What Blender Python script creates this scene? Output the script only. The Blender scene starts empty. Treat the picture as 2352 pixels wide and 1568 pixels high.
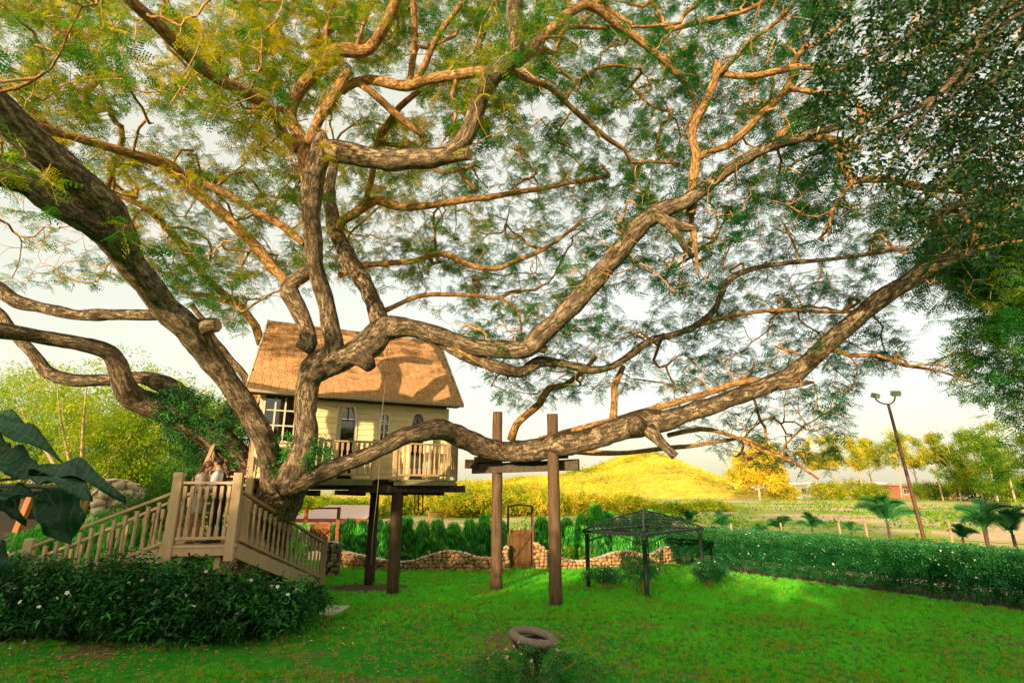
import bpy, bmesh, math, random
import numpy as np
from mathutils import Vector, Matrix, Euler, noise

random.seed(7)
rng = np.random.default_rng(11)
SC = bpy.context.scene
COL = SC.collection
R = math.radians

# ------------------------------------------------------------------ camera
CAM_H = 2.5
TILT = 15.15
FPX = 1260.0                       # focal length in 1/2352 of the frame width
cam_d = bpy.data.cameras.new("camera")
cam_d.sensor_width = 36.0
cam_d.lens = 36.0 * FPX / 2352.0
cam_d.clip_start = 0.1
cam_d.clip_end = 4000.0
cam = bpy.data.objects.new("camera", cam_d)
COL.objects.link(cam)
cam.location = (0, 0, CAM_H)
cam.rotation_euler = (R(90 + TILT), 0, 0)
SC.camera = cam

# ------------------------------------------------------------------ light and sky
SUN_TRAVEL = Vector((0.40, 0.89, -0.235)).normalized()
sun_el = math.asin(-SUN_TRAVEL.z)
sun_az = math.atan2(-SUN_TRAVEL.x, -SUN_TRAVEL.y)
world = bpy.data.worlds.new("World")
SC.world = world
world.use_nodes = True
wn = world.node_tree
wn.nodes.clear()
sky = wn.nodes.new('ShaderNodeTexSky')
sky.sky_type = 'NISHITA'
sky.sun_disc = False
sky.sun_elevation = sun_el
sky.sun_rotation = sun_az
sky.dust_density = 4.0
mixn = wn.nodes.new('ShaderNodeMix')
mixn.data_type = 'RGBA'
mixn.inputs[0].default_value = 0.5
SKY_STRENGTH = 0.15
cream = (0.92 / SKY_STRENGTH, 0.85 / SKY_STRENGTH, 0.60 / SKY_STRENGTH, 1)
mixn.inputs[7].default_value = cream
bg = wn.nodes.new('ShaderNodeBackground')
bg.inputs[1].default_value = SKY_STRENGTH
wo = wn.nodes.new('ShaderNodeOutputWorld')
wn.links.new(sky.outputs[0], mixn.inputs[6])
wn.links.new(mixn.outputs[2], bg.inputs[0])
wn.links.new(bg.outputs[0], wo.inputs[0])

sun_d = bpy.data.lights.new("sun", 'SUN')
sun_d.energy = 4.2
sun_d.angle = R(0.6)
sun_d.color = (1.0, 0.75, 0.44)
sun = bpy.data.objects.new("sun", sun_d)
COL.objects.link(sun)
sun.rotation_euler = SUN_TRAVEL.to_track_quat('-Z', 'Y').to_euler()
sun.location = (-20, -30, 30)

SC.view_settings.view_transform = 'Standard'
SC.view_settings.look = 'None'
SC.view_settings.exposure = 0.74
SC.view_settings.gamma = 1.0
SC.view_settings.use_curve_mapping = False
SC.render.engine = 'CYCLES'
SC.cycles.max_bounces = 6
SC.cycles.diffuse_bounces = 3
SC.cycles.transmission_bounces = 4
SC.cycles.transparent_max_bounces = 8

# ------------------------------------------------------------------ picture point -> place
CT, ST = math.cos(R(TILT)), math.sin(R(TILT))
def P(px, py, d):
    """a point seen at (px,py) in the 2352x1568 picture, standing d metres ahead"""
    v = 784.0 - py
    yc = FPX * CT - v * ST
    return Vector(((px - 1176.0) * d / yc, d, CAM_H + d * (FPX * ST + v * CT) / yc))
def PG(px, py, z=0.0):
    """a point seen at (px,py) that lies at height z"""
    v = 784.0 - py
    yc = FPX * CT - v * ST
    d = (z - CAM_H) * yc / (FPX * ST + v * CT)
    return Vector(((px - 1176.0) * d / yc, d, z))
def RP(rpx, py, d):
    return rpx * d / (FPX * CT - (784.0 - py) * ST)
def proj(p):
    """place -> picture (numpy arrays of shape (n,3))"""
    p = np.atleast_2d(np.asarray(p, float))
    x, y, z = p[:, 0], p[:, 1], p[:, 2] - CAM_H
    dep = y * CT + z * ST
    up = -y * ST + z * CT
    dep = np.maximum(dep, 0.05)
    return 1176 + FPX * x / dep, 784 - FPX * up / dep, dep

# ------------------------------------------------------------------ materials
MATS = {}
def newmat(name):
    m = bpy.data.materials.new(name)
    m.use_nodes = True
    m.node_tree.nodes.clear()
    return m, m.node_tree
def N(nt, typ, **kw):
    n = nt.nodes.new(typ)
    for k, v in kw.items():
        setattr(n, k, v)
    return n
def ramp(nt, fac, stops):
    r = N(nt, 'ShaderNodeValToRGB')
    e = r.color_ramp.elements
    while len(e) < len(stops):
        e.new(0.5)
    for i, (p, c) in enumerate(stops):
        e[i].position = p
        e[i].color = (c[0], c[1], c[2], 1)
    nt.links.new(fac, r.inputs[0])
    return r.outputs[0]
def texco(nt, scale=(1, 1, 1), kind='Object'):
    t = N(nt, 'ShaderNodeTexCoord')
    mp = N(nt, 'ShaderNodeMapping')
    mp.inputs['Scale'].default_value = scale
    nt.links.new(t.outputs[kind], mp.inputs[0])
    return mp.outputs[0]
def noise_tex(nt, vec, scale, detail=4, rough=0.55, dist=0.0):
    n = N(nt, 'ShaderNodeTexNoise')
    n.inputs['Scale'].default_value = scale
    n.inputs['Detail'].default_value = detail
    n.inputs['Roughness'].default_value = rough
    n.inputs['Distortion'].default_value = dist
    nt.links.new(vec, n.inputs['Vector'])
    return n.outputs['Fac']
def bump(nt, h, strength=0.4, dist=0.02, normal=None):
    b = N(nt, 'ShaderNodeBump')
    b.inputs['Strength'].default_value = strength
    b.inputs['Distance'].default_value = dist
    nt.links.new(h, b.inputs['Height'])
    if normal is not None:
        nt.links.new(normal, b.inputs['Normal'])
    return b.outputs[0]
def principled(nt, col=None, rough=0.7, nrm=None, spec=0.3, metal=0.0):
    p = N(nt, 'ShaderNodeBsdfPrincipled')
    p.inputs['Roughness'].default_value = rough
    p.inputs['Specular IOR Level'].default_value = spec
    p.inputs['Metallic'].default_value = metal
    if col is not None:
        if isinstance(col, (tuple, list)):
            p.inputs['Base Color'].default_value = (col[0], col[1], col[2], 1)
        else:
            nt.links.new(col, p.inputs['Base Color'])
    if nrm is not None:
        nt.links.new(nrm, p.inputs['Normal'])
    return p
def out(nt, sh):
    o = N(nt, 'ShaderNodeOutputMaterial')
    nt.links.new(sh, o.inputs[0])
def mixcol(nt, a, b, fac, mode='MIX'):
    m = N(nt, 'ShaderNodeMix', data_type='RGBA', blend_type=mode)
    if isinstance(fac, float): m.inputs[0].default_value = fac
    else: nt.links.new(fac, m.inputs[0])
    for i, c in ((6, a), (7, b)):
        if isinstance(c, (tuple, list)): m.inputs[i].default_value = (c[0], c[1], c[2], 1)
        else: nt.links.new(c, m.inputs[i])
    return m.outputs[2]
def math_n(nt, op, a, b=None, clamp=False):
    m = N(nt, 'ShaderNodeMath', operation=op, use_clamp=clamp)
    for i, c in ((0, a), (1, b)):
        if c is None: continue
        if isinstance(c, (int, float)): m.inputs[i].default_value = c
        else: nt.links.new(c, m.inputs[i])
    return m.outputs[0]

def bark_mat(name, dark, mid, light, lichen=(0.5, 0.46, 0.36), scale=1.0, lich=0.60, moss=None):
    m, nt = newmat(name)
    v = texco(nt)
    uv = texco(nt, (26 * scale, 7.5 * scale, 1), 'UV')
    nd = N(nt, 'ShaderNodeTexNoise')
    nd.inputs['Scale'].default_value = 9 * scale
    nd.inputs['Detail'].default_value = 4
    nt.links.new(v, nd.inputs['Vector'])
    addv = N(nt, 'ShaderNodeVectorMath', operation='MULTIPLY_ADD')
    nt.links.new(nd.outputs['Color'], addv.inputs[0])
    addv.inputs[1].default_value = (2.2, 2.2, 0)
    nt.links.new(uv, addv.inputs[2])
    cr = noise_tex(nt, addv.outputs[0], .6, 8, 0.72)
    crack = ramp(nt, cr, [(0.40, (0, 0, 0)), (0.53, (1, 1, 1))])
    big = noise_tex(nt, v, 1.5, 6, 0.65)
    fine = noise_tex(nt, v, 30 * scale, 7, 0.75)
    mott = noise_tex(nt, v, 3.0 * scale, 9, 0.8, 0.6)
    c = ramp(nt, math_n(nt, 'ADD', math_n(nt, 'MULTIPLY', fine, .55), math_n(nt, 'MULTIPLY', mott, .45)), [(0.36, dark), (0.5, mid), (0.64, light)])
    c = mixcol(nt, (dark[0] * .7, dark[1] * .7, dark[2] * .7), c, math_n(nt, 'ADD', math_n(nt, 'MULTIPLY', crack, .88), .12, True))
    lf = ramp(nt, mott, [(lich, (0, 0, 0)), (lich + .05, (1, 1, 1))])
    c = mixcol(nt, c, lichen, math_n(nt, 'MULTIPLY', lf, 0.7))
    df = ramp(nt, big, [(0.32, (1, 1, 1)), (0.46, (0, 0, 0))])
    c = mixcol(nt, c, (dark[0] * .6, dark[1] * .6, dark[2] * .5), math_n(nt, 'MULTIPLY', df, 0.65))
    if moss:
        g = N(nt, 'ShaderNodeNewGeometry')
        sx = N(nt, 'ShaderNodeSeparateXYZ')
        nt.links.new(g.outputs['Normal'], sx.inputs[0])
        upf = math_n(nt, 'ADD', math_n(nt, 'MULTIPLY', sx.outputs[2], 0.42), math_n(nt, 'MULTIPLY', mott, 1.3))
        mf = ramp(nt, upf, [(0.86, (0, 0, 0)), (0.92, (1, 1, 1))])
        c = mixcol(nt, c, moss, math_n(nt, 'MULTIPLY', mf, 0.85))
    h = math_n(nt, 'ADD', math_n(nt, 'MULTIPLY', crack, 0.8), math_n(nt, 'MULTIPLY', fine, 0.5))
    p = principled(nt, c, 0.9, bump(nt, h, 1.0, 0.04 / scale), 0.15)
    out(nt, p.outputs[0])
    return m

def leaf_mat(name, stops, trans=0.4, rough=0.45, spec=0.35):
    """stops: colours over the per-leaf 'tint' attribute"""
    m, nt = newmat(name)
    a = N(nt, 'ShaderNodeAttribute', attribute_type='INSTANCER', attribute_name='tint')
    v = texco(nt)
    c = ramp(nt, a.outputs['Fac'], stops)
    fz = noise_tex(nt, v, 9, 2)
    c = mixcol(nt, c, ramp(nt, fz, [(0.3, (0.72, 0.72, 0.72)), (0.7, (1.25, 1.25, 1.25))]), 1.0, 'MULTIPLY')
    p = principled(nt, c, rough, None, spec)
    t = N(nt, 'ShaderNodeBsdfTranslucent')
    c2 = mixcol(nt, c, (1.7, 1.5, 0.6), 1.0, 'MULTIPLY')
    nt.links.new(c2, t.inputs[0])
    mx = N(nt, 'ShaderNodeMixShader')
    mx.inputs[0].default_value = trans
    nt.links.new(p.outputs[0], mx.inputs[1])
    nt.links.new(t.outputs[0], mx.inputs[2])
    out(nt, mx.outputs[0])
    return m

def wood_mat(name, base, dark, scale=1.0, rough=0.75, weather=0.25, axis=2, bumpy=0.25):
    m, nt = newmat(name)
    s = [14, 14, 14]
    s[axis] = 1.2
    v = texco(nt, tuple(x * scale for x in s))
    g = noise_tex(nt, v, 1.0, 6, 0.65, 0.6)
    v2 = texco(nt)
    b = noise_tex(nt, v2, 1.7, 5, 0.6)
    c = ramp(nt, g, [(0.25, dark), (0.6, base), (0.8, tuple(min(1, x * 1.15) for x in base))])
    c = mixcol(nt, c, tuple(x * 0.55 for x in base), math_n(nt, 'MULTIPLY', ramp(nt, b, [(0.45, (0, 0, 0)), (0.7, (1, 1, 1))]), weather))
    oi = N(nt, 'ShaderNodeObjectInfo')
    rv = ramp(nt, oi.outputs['Random'], [(0, (0.86, 0.86, 0.86)), (1, (1.12, 1.12, 1.12))])
    c = mixcol(nt, c, rv, 1.0, 'MULTIPLY')
    p = principled(nt, c, rough, bump(nt, g, bumpy, 0.01), 0.25)
    out(nt, p.outputs[0])
    return m

def plain_mat(name, col, rough=0.6, var=0.15, scale=3.0, metal=0.0, bumpy=0.15, spec=0.3, rnd=0.0):
    m, nt = newmat(name)
    v = texco(nt)
    g = noise_tex(nt, v, scale, 6, 0.65)
    c = ramp(nt, g, [(0.25, tuple(x * (1 - var) for x in col)), (0.75, tuple(min(1, x * (1 + var)) for x in col))])
    if rnd:
        oi = N(nt, 'ShaderNodeObjectInfo')
        rv = ramp(nt, oi.outputs['Random'], [(0, (1 - rnd,) * 3), (1, (1 + rnd,) * 3)])
        c = mixcol(nt, c, rv, 1.0, 'MULTIPLY')
    p = principled(nt, c, rough, bump(nt, g, bumpy, 0.01), spec, metal)
    out(nt, p.outputs[0])
    return m

BARK_MAIN = bark_mat("bark_grey", (0.09, 0.060, 0.034), (0.33, 0.235, 0.14), (0.68, 0.52, 0.33), lichen=(.6,.52,.38), moss=(0.035, 0.032, 0.018))
BARK_LIMB = bark_mat("bark_tan", (0.24, 0.12, 0.045), (0.60, 0.33, 0.125), (0.80, 0.50, 0.21), scale=1.7, lich=0.66)
TWIG = plain_mat("twig_bark", (0.50, 0.27, 0.10), 0.8, 0.4, 6, rnd=0.1)
CUT = wood_mat("cut_wood", (0.5, 0.3, 0.13), (0.3, 0.15, 0.06))
PAINT = wood_mat("tan_painted_wood", (0.56, 0.39, 0.22), (0.46, 0.31, 0.17), 1.0, 0.6, 0.35, 2, 0.1)
CREAM = wood_mat("cream_siding_paint", (0.88, 0.74, 0.42), (0.76, 0.62, 0.34), 0.6, 0.6, 0.15, 0, 0.08)
TRIM = plain_mat("white_trim_paint", (0.74, 0.66, 0.46), 0.5, 0.08)
DECKP = wood_mat("deck_edge_paint", (0.26, 0.24, 0.12), (0.17, 0.16, 0.08), 1.0, 0.7, 0.4, 0)
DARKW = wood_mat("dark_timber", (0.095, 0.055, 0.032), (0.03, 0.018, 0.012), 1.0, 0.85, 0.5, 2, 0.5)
TIMBER = wood_mat("weathered_timber", (0.19, 0.115, 0.065), (0.04, 0.024, 0.016), 1.3, 0.9, 0.5, 2, 0.9)
BEAMW = wood_mat("grey_beam_timber", (0.14, 0.105, 0.075), (0.05, 0.035, 0.025), 1.0, 0.9, 0.4, 0, 0.5)
DOORW = wood_mat("brown_door_planks", (0.20, 0.085, 0.03), (0.09, 0.035, 0.014), 1.0, 0.7, 0.4, 2, 0.4)
REDW = wood_mat("reddish_door_wood", (0.42, 0.15, 0.05), (0.25, 0.08, 0.03), 1.0, 0.7, 0.3, 2, 0.3)
SHING = plain_mat("tan_shingles", (0.68, 0.38, 0.18), 0.9, 0.22, 5, bumpy=0.5, rnd=0.13)
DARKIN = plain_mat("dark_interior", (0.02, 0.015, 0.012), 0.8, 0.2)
CURTAIN = plain_mat("brown_curtain", (0.16, 0.085, 0.04), 0.9, 0.4, 2)
IRON = plain_mat("dark_green_iron", (0.022, 0.035, 0.028), 0.45, 0.3, 8, 0.3)
STEEL = plain_mat("rusty_steel", (0.17, 0.085, 0.06), 0.6, 0.3, 9, 0.4)
GALV = plain_mat("lamp_housing", (0.38, 0.40, 0.32), 0.4, 0.12, 6, 0.3)
GLASSM = plain_mat("lamp_glass", (0.62, 0.68, 0.50), 0.12, 0.1, spec=0.6)
STONE = plain_mat("honey_stone", (0.52, 0.31, 0.15), 0.9, 0.35, 14, bumpy=0.8, rnd=0.28)
PALEST = plain_mat("pale_stone", (0.66, 0.52, 0.36), 0.9, 0.25, 9, bumpy=0.8, rnd=0.15)
MORTAR = plain_mat("dark_mortar", (0.13, 0.09, 0.055), 0.95, 0.3, 12)
CONC = plain_mat("pale_concrete", (0.60, 0.55, 0.44), 0.85, 0.1, 6)
RUBBER = plain_mat("weathered_tyre_concrete", (0.24, 0.185, 0.14), 0.9, 0.35, 14, bumpy=0.7)
def glass_pane():
    m, nt = newmat("window_glass")
    g = N(nt, 'ShaderNodeBsdfGlossy'); g.inputs['Roughness'].default_value = 0.03
    g.inputs['Color'].default_value = (0.9, 0.95, 0.95, 1)
    t = N(nt, 'ShaderNodeBsdfTransparent'); t.inputs[0].default_value = (0.85, 0.85, 0.82, 1)
    f = N(nt, 'ShaderNodeFresnel'); f.inputs[0].default_value = 1.7
    mx = N(nt, 'ShaderNodeMixShader')
    nt.links.new(f.outputs[0], mx.inputs[0]); nt.links.new(t.outputs[0], mx.inputs[1]); nt.links.new(g.outputs[0], mx.inputs[2])
    out(nt, mx.outputs[0]); return m
GLASS = glass_pane()

# ------------------------------------------------------------------ objects
OFF = {}
def tag(o, label=None, cat=None, group=None, kind=None):
    if label: o['label'] = label
    if cat: o['category'] = cat
    if group: o['group'] = group
    if kind: o['kind'] = kind
    return o
def empty(name, loc, label=None, cat=None, group=None):
    o = bpy.data.objects.new(name, None)
    COL.objects.link(o)
    o.location = loc
    o.empty_display_size = 0.3
    OFF[o.name] = Vector(loc)
    return tag(o, label, cat, group)
def root_off(parent):
    return OFF[parent.name] if parent is not None else Vector((0, 0, 0))
def link_mesh(name, me, parent=None, loc=None):
    o = bpy.data.objects.new(name, me)
    COL.objects.link(o)
    if parent is not None:
        o.parent = parent
        OFF[o.name] = root_off(parent)
    else:
        OFF[o.name] = Vector(loc) if loc is not None else Vector((0, 0, 0))
        if loc is not None: o.location = loc
    return o
def frame_of(d, up=Vector((0, 0, 1))):
    d = d.normalized()
    s = d.cross(up)
    if s.length < 1e-4: s = d.cross(Vector((0, 1, 0)))
    s.normalize()
    return s, s.cross(d).normalized()

class MB:
    """collects pieces of ONE part, in world coordinates"""
    def __init__(self):
        self.v, self.f, self.sm, self.uv = [], [], [], None
    def add(self, vs, fs, smooth=False, uvs=None):
        o = len(self.v)
        if uvs is not None and not self.f: self.uv = []
        if self.uv is not None:
            self.uv += uvs if uvs is not None else [(0, 0)] * sum(len(f) for f in fs)
        self.v += [tuple(x) for x in vs]
        self.f += [tuple(i + o for i in f) for f in fs]
        self.sm += [smooth] * len(fs)
        return self
    def box(self, c, size, rot=None):
        c = Vector(c); hx, hy, hz = (s / 2 for s in size)
        vs = [Vector((x * hx, y * hy, z * hz)) for x in (-1, 1) for y in (-1, 1) for z in (-1, 1)]
        if rot is not None: vs = [rot @ q for q in vs]
        vs = [q + c for q in vs]
        return self.add(vs, [(0, 1, 3, 2), (4, 6, 7, 5), (0, 4, 5, 1), (2, 3, 7, 6), (0, 2, 6, 4), (1, 5, 7, 3)])
    def bar(self, a, b, w, h, up=Vector((0, 0, 1))):
        a, b = Vector(a), Vector(b)
        s, u = frame_of(b - a, up)
        vs = []
        for p in (a, b):
            for i, j in ((-1, -1), (1, -1), (1, 1), (-1, 1)):
                vs.append(p + s * (w / 2 * i) + u * (h / 2 * j))
        return self.add(vs, [(0, 3, 2, 1), (4, 5, 6, 7), (0, 1, 5, 4), (1, 2, 6, 5), (2, 3, 7, 6), (3, 0, 4, 7)])
    def prism(self, poly, vec):
        """closed polygon (list of points) swept along vec"""
        n = len(poly); vec = Vector(vec)
        a = [Vector(p) for p in poly]; b = [p + vec for p in a]
        fs = [tuple(range(n - 1, -1, -1)), tuple(range(n, 2 * n))]
        for i in range(n):
            j = (i + 1) % n
            fs.append((i, j, n + j, n + i))
        return self.add(a + b, fs)
    def tube(self, pts, radii, n=8, cap=True, rough=0.0, seed=0.0, smooth=True, flat=1.0, want_uv=False):
        pts = [Vector(p) for p in pts]
        if not hasattr(radii, '__len__'): radii = [radii] * len(pts)
        m = len(pts)
        t0 = (pts[1] - pts[0]).normalized()
        s, u = frame_of(t0)
        vs = []
        for i in range(m):
            t = (pts[min(i + 1, m - 1)] - pts[max(i - 1, 0)])
            if t.length < 1e-6: t = t0
            t.normalize()
            s = (s - t * s.dot(t))
            if s.length < 1e-5: s, u = frame_of(t)
            s.normalize(); u = t.cross(s)
            for k in range(n):
                a = 2 * math.pi * k / n
                dr = s * math.cos(a) + u * math.sin(a) * flat
                r = radii[i]
                if rough:
                    q = pts[i] + dr * r
                    r *= 1 + rough * noise.noise(q * 2.2 + Vector((seed, 0, 0))) + rough * 0.6 * noise.noise(q * 6.5) 
                vs.append(pts[i] + dr * r)
        fs = []; uvs = [] if want_uv else None; L = 0.0
        rm = 2 * math.pi * sum(radii) / m / n
        for i in range(m - 1):
            l2 = L + (pts[i + 1] - pts[i]).length
            for k in range(n):
                k2 = (k + 1) % n
                fs.append((i * n + k, i * n + k2, (i + 1) * n + k2, (i + 1) * n + k))
                if want_uv: uvs += [(k * rm, L + seed), ((k + 1) * rm, L + seed), ((k + 1) * rm, l2 + seed), (k * rm, l2 + seed)]
            L = l2
        self.add(vs, fs, smooth, uvs)
        if cap:
            if self.uv is not None: self.uv += [(0, 0)] * (2 * n)
            o = len(self.v) - len(vs)
            self.f.append(tuple(o + k for k in range(n - 1, -1, -1))); self.sm.append(False)
            self.f.append(tuple(o + (m - 1) * n + k for k in range(n))); self.sm.append(False)
        return self
    def lathe(self, base, prof, n=10, smooth=True):
        base = Vector(base)
        pts = [base + Vector((0, 0, z)) for z, r in prof]
        vs = [p + Vector((math.cos(2 * math.pi * k / n) * r, math.sin(2 * math.pi * k / n) * r, 0)) for p, (z, r) in zip(pts, prof) for k in range(n)]
        fs = [(i * n + k, i * n + (k + 1) % n, (i + 1) * n + (k + 1) % n, (i + 1) * n + k) for i in range(len(prof) - 1) for k in range(n)]
        fs += [tuple(range(n - 1, -1, -1)), tuple((len(prof) - 1) * n + k for k in range(n))]
        return self.add(vs, fs, smooth)
    def mesh(self, name, mat, off=Vector((0, 0, 0))):
        me = bpy.data.meshes.new(name)
        off = Vector(off)
        me.from_pydata([(x - off.x, y - off.y, z - off.z) for x, y, z in self.v], [], self.f)
        me.polygons.foreach_set('use_smooth', self.sm)
        if mat is not None: me.materials.append(mat)
        if self.uv is not None:
            ul = me.uv_layers.new(name='bark')
            ul.data.foreach_set('uv', [c for p in self.uv for c in p])
        me.update()
        return me
    def build(self, name, mat, parent=None, loc=None, bevel=0.0):
        off = root_off(parent) if parent is not None else (Vector(loc) if loc is not None else Vector((0, 0, 0)))
        o = link_mesh(name, self.mesh(name, mat, off), parent, loc)
        if bevel:
            b = o.modifiers.new('bevel', 'BEVEL'); b.width = bevel; b.segments = 1; b.limit_method = 'ANGLE'
        return o

def np_mesh(name, verts, faces, mat=None, smooth=False):
    """faces: (n,k) int array of equal-sided faces"""
    me = bpy.data.meshes.new(name)
    verts = np.asarray(verts, np.float32); faces = np.asarray(faces, np.int32)
    me.vertices.add(len(verts)); me.vertices.foreach_set('co', verts.ravel())
    n, k = faces.shape
    me.loops.add(n * k); me.loops.foreach_set('vertex_index', faces.ravel())
    me.polygons.add(n)
    me.polygons.foreach_set('loop_start', np.arange(0, n * k, k, dtype=np.int32))
    me.polygons.foreach_set('loop_total', np.full(n, k, np.int32))
    me.polygons.foreach_set('use_smooth', np.full(n, smooth))
    if mat: me.materials.append(mat)
    me.update(calc_edges=True); me.validate()
    return me

def piece(name, mesh, parent, world_mat):
    """one of many alike pieces: shared mesh, own matrix (world coordinates)"""
    o = bpy.data.objects.new(name, mesh)
    COL.objects.link(o)
    off = root_off(parent)
    o.parent = parent
    o.matrix_basis = Matrix.Translation(-off) @ world_mat
    OFF[o.name] = off
    return o

# ------------------------------------------------------------------ scattering (only for what nobody could count)
_groups = {}
def scatter_group(proto):
    if proto.name in _groups: return _groups[proto.name]
    ng = bpy.data.node_groups.new('scatter_' + proto.name, 'GeometryNodeTree')
    ng.interface.new_socket('Geometry', in_out='INPUT', socket_type='NodeSocketGeometry')
    ng.interface.new_socket('Geometry', in_out='OUTPUT', socket_type='NodeSocketGeometry')
    gi = ng.nodes.new('NodeGroupInput'); go = ng.nodes.new('NodeGroupOutput')
    iop = ng.nodes.new('GeometryNodeInstanceOnPoints')
    oi = ng.nodes.new('GeometryNodeObjectInfo'); oi.inputs['Object'].default_value = proto
    nr = ng.nodes.new('GeometryNodeInputNamedAttribute'); nr.data_type = 'FLOAT_VECTOR'; nr.inputs[0].default_value = 'rot'
    ns = ng.nodes.new('GeometryNodeInputNamedAttribute'); ns.data_type = 'FLOAT'; ns.inputs[0].default_value = 'scl'
    e2r = ng.nodes.new('FunctionNodeEulerToRotation')
    L = ng.links.new
    L(gi.outputs[0], iop.inputs['Points']); L(oi.outputs['Geometry'], iop.inputs['Instance'])
    L(nr.outputs['Attribute'], e2r.inputs[0]); L(e2r.outputs[0], iop.inputs['Rotation'])
    L(ns.outputs['Attribute'], iop.inputs['Scale']); L(iop.outputs[0], go.inputs[0])
    _groups[proto.name] = ng
    return ng
def scatter(name, pts, rot, scl, tint, proto, parent=None, kind='stuff'):
    pts = np.asarray(pts, np.float32)
    off = root_off(parent)
    me = bpy.data.meshes.new(name)
    n = len(pts)
    me.vertices.add(n)
    me.vertices.foreach_set('co', (pts - np.array(off, np.float32)).ravel())
    a = me.attributes.new('rot', 'FLOAT_VECTOR', 'POINT'); a.data.foreach_set('vector', np.asarray(rot, np.float32).ravel())
    a = me.attributes.new('scl', 'FLOAT', 'POINT'); a.data.foreach_set('value', np.asarray(scl, np.float32))
    a = me.attributes.new('tint', 'FLOAT', 'POINT'); a.data.foreach_set('value', np.asarray(tint, np.float32))
    me.materials.append(proto.data.materials[0])
    me.update()
    o = link_mesh(name, me, parent)
    md = o.modifiers.new('scatter', 'NODES'); md.node_group = scatter_group(proto)
    if kind: o['kind'] = kind
    return o
def proto(name, verts, faces, mat, smooth=False):
    return bpy.data.objects.new(name, np_mesh(name, verts, faces, mat, smooth))

class QB:
    """leaf geometry: list of quads"""
    def __init__(self): self.v = []; self.f = []
    def leaf(self, p, d, n, L, W, fold=0.15, tipfrac=0.5, droop=0.0):
        """a folded leaf of two quads (base, widest sides, tip) along d with normal n"""
        p = Vector(p); d = Vector(d).normalized(); n = Vector(n)
        s = d.cross(n).normalized(); n = s.cross(d).normalized()
        o = len(self.v)
        mid = p + d * (L * tipfrac) - n * (fold * W) 
        tip = p + d * L - Vector((0, 0, droop * L))
        self.v += [p, mid + s * (W / 2) + n * (2 * fold * W), tip, mid - s * (W / 2) + n * (2 * fold * W), mid]
        self.f += [(o, o + 4, o + 1, o + 1), ]
        self.f.pop()
        self.f += [(o, o + 1, o + 2, o + 4), (o, o + 4, o + 2, o + 3)]
        return self
    def diamond(self, p, d, s, L, W):
        o = len(self.v)
        self.v += [p, p + d * (L * .45) + s * (W / 2), p + d * L, p + d * (L * .45) - s * (W / 2)]
        self.f.append((o, o + 1, o + 2, o + 3))
        return self
    def strip(self, a, b, w):
        a, b = Vector(a), Vector(b)
        s, u = frame_of(b - a)
        o = len(self.v)
        self.v += [a - s * w / 2, a + s * w / 2, b + s * w / 2, b - s * w / 2]
        self.f.append((o, o + 1, o + 2, o + 3))
        return self
    def proto(self, name, mat): return proto(name, [tuple(x) for x in self.v], self.f, mat)

def rv(s=1.0): return Vector((random.uniform(-s, s), random.uniform(-s, s), random.uniform(-s, s)))

# colours over tint: 0 dark green ... 1 golden
CANOPY_L = leaf_mat("canopy_leaves", [(0.0, (0.008, 0.10, 0.035)), (0.32, (0.025, 0.20, 0.025)), (0.55, (0.14, 0.27, 0.012)), (0.78, (0.42, 0.40, 0.012)), (1.0, (0.80, 0.60, 0.02))], 0.45)
DARK_L = leaf_mat("dark_broad_leaves", [(0, (0.008, 0.035, 0.012)), (0.7, (0.02, 0.075, 0.02)), (1, (0.12, 0.13, 0.02))], 0.25, 0.35, 0.5)
SHRUB_L = leaf_mat("shrub_leaves", [(0, (0.006, 0.035, 0.010)), (0.5, (0.018, 0.12, 0.02)), (1, (0.08, 0.36, 0.05))], 0.25, 0.4, 0.4)
HEDGE_L = leaf_mat("hedge_leaves", [(0, (0.010, 0.09, 0.025)), (0.6, (0.025, 0.22, 0.055)), (1, (0.13, 0.42, 0.12))], 0.3, 0.32, 0.5)
BRIGHT_L = leaf_mat("bright_leaves", [(0, (0.03, 0.13, 0.012)), (0.5, (0.14, 0.33, 0.012)), (1, (0.50, 0.50, 0.02))], 0.45)
COLUMN_L = leaf_mat("weeping_leaves", [(0, (0.008, 0.08, 0.02)), (0.5, (0.03, 0.34, 0.04)), (1, (0.16, 0.66, 0.05))], 0.3, 0.35, 0.45)
GOLD_L = leaf_mat("sunlit_leaves", [(0, (0.07, 0.20, 0.015)), (0.35, (0.26, 0.34, 0.015)), (0.6, (0.60, 0.50, 0.04)), (1, (0.84, 0.70, 0.07))], 0.35, 0.7, 0.1)
GRASS_L = leaf_mat("grass_blades", [(0, (0.42, 0.28, 0.08)), (0.25, (0.30, 0.38, 0.03)), (0.55, (0.13, 0.52, 0.025)), (1, (0.14, 0.74, 0.04))], 0.3, 0.5, 0.25)
PETAL = plain_mat("white_petals", (0.82, 0.82, 0.74), 0.6, 0.04)
PINKP = plain_mat("pink_petals", (0.80, 0.42, 0.32), 0.6, 0.1)

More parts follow.
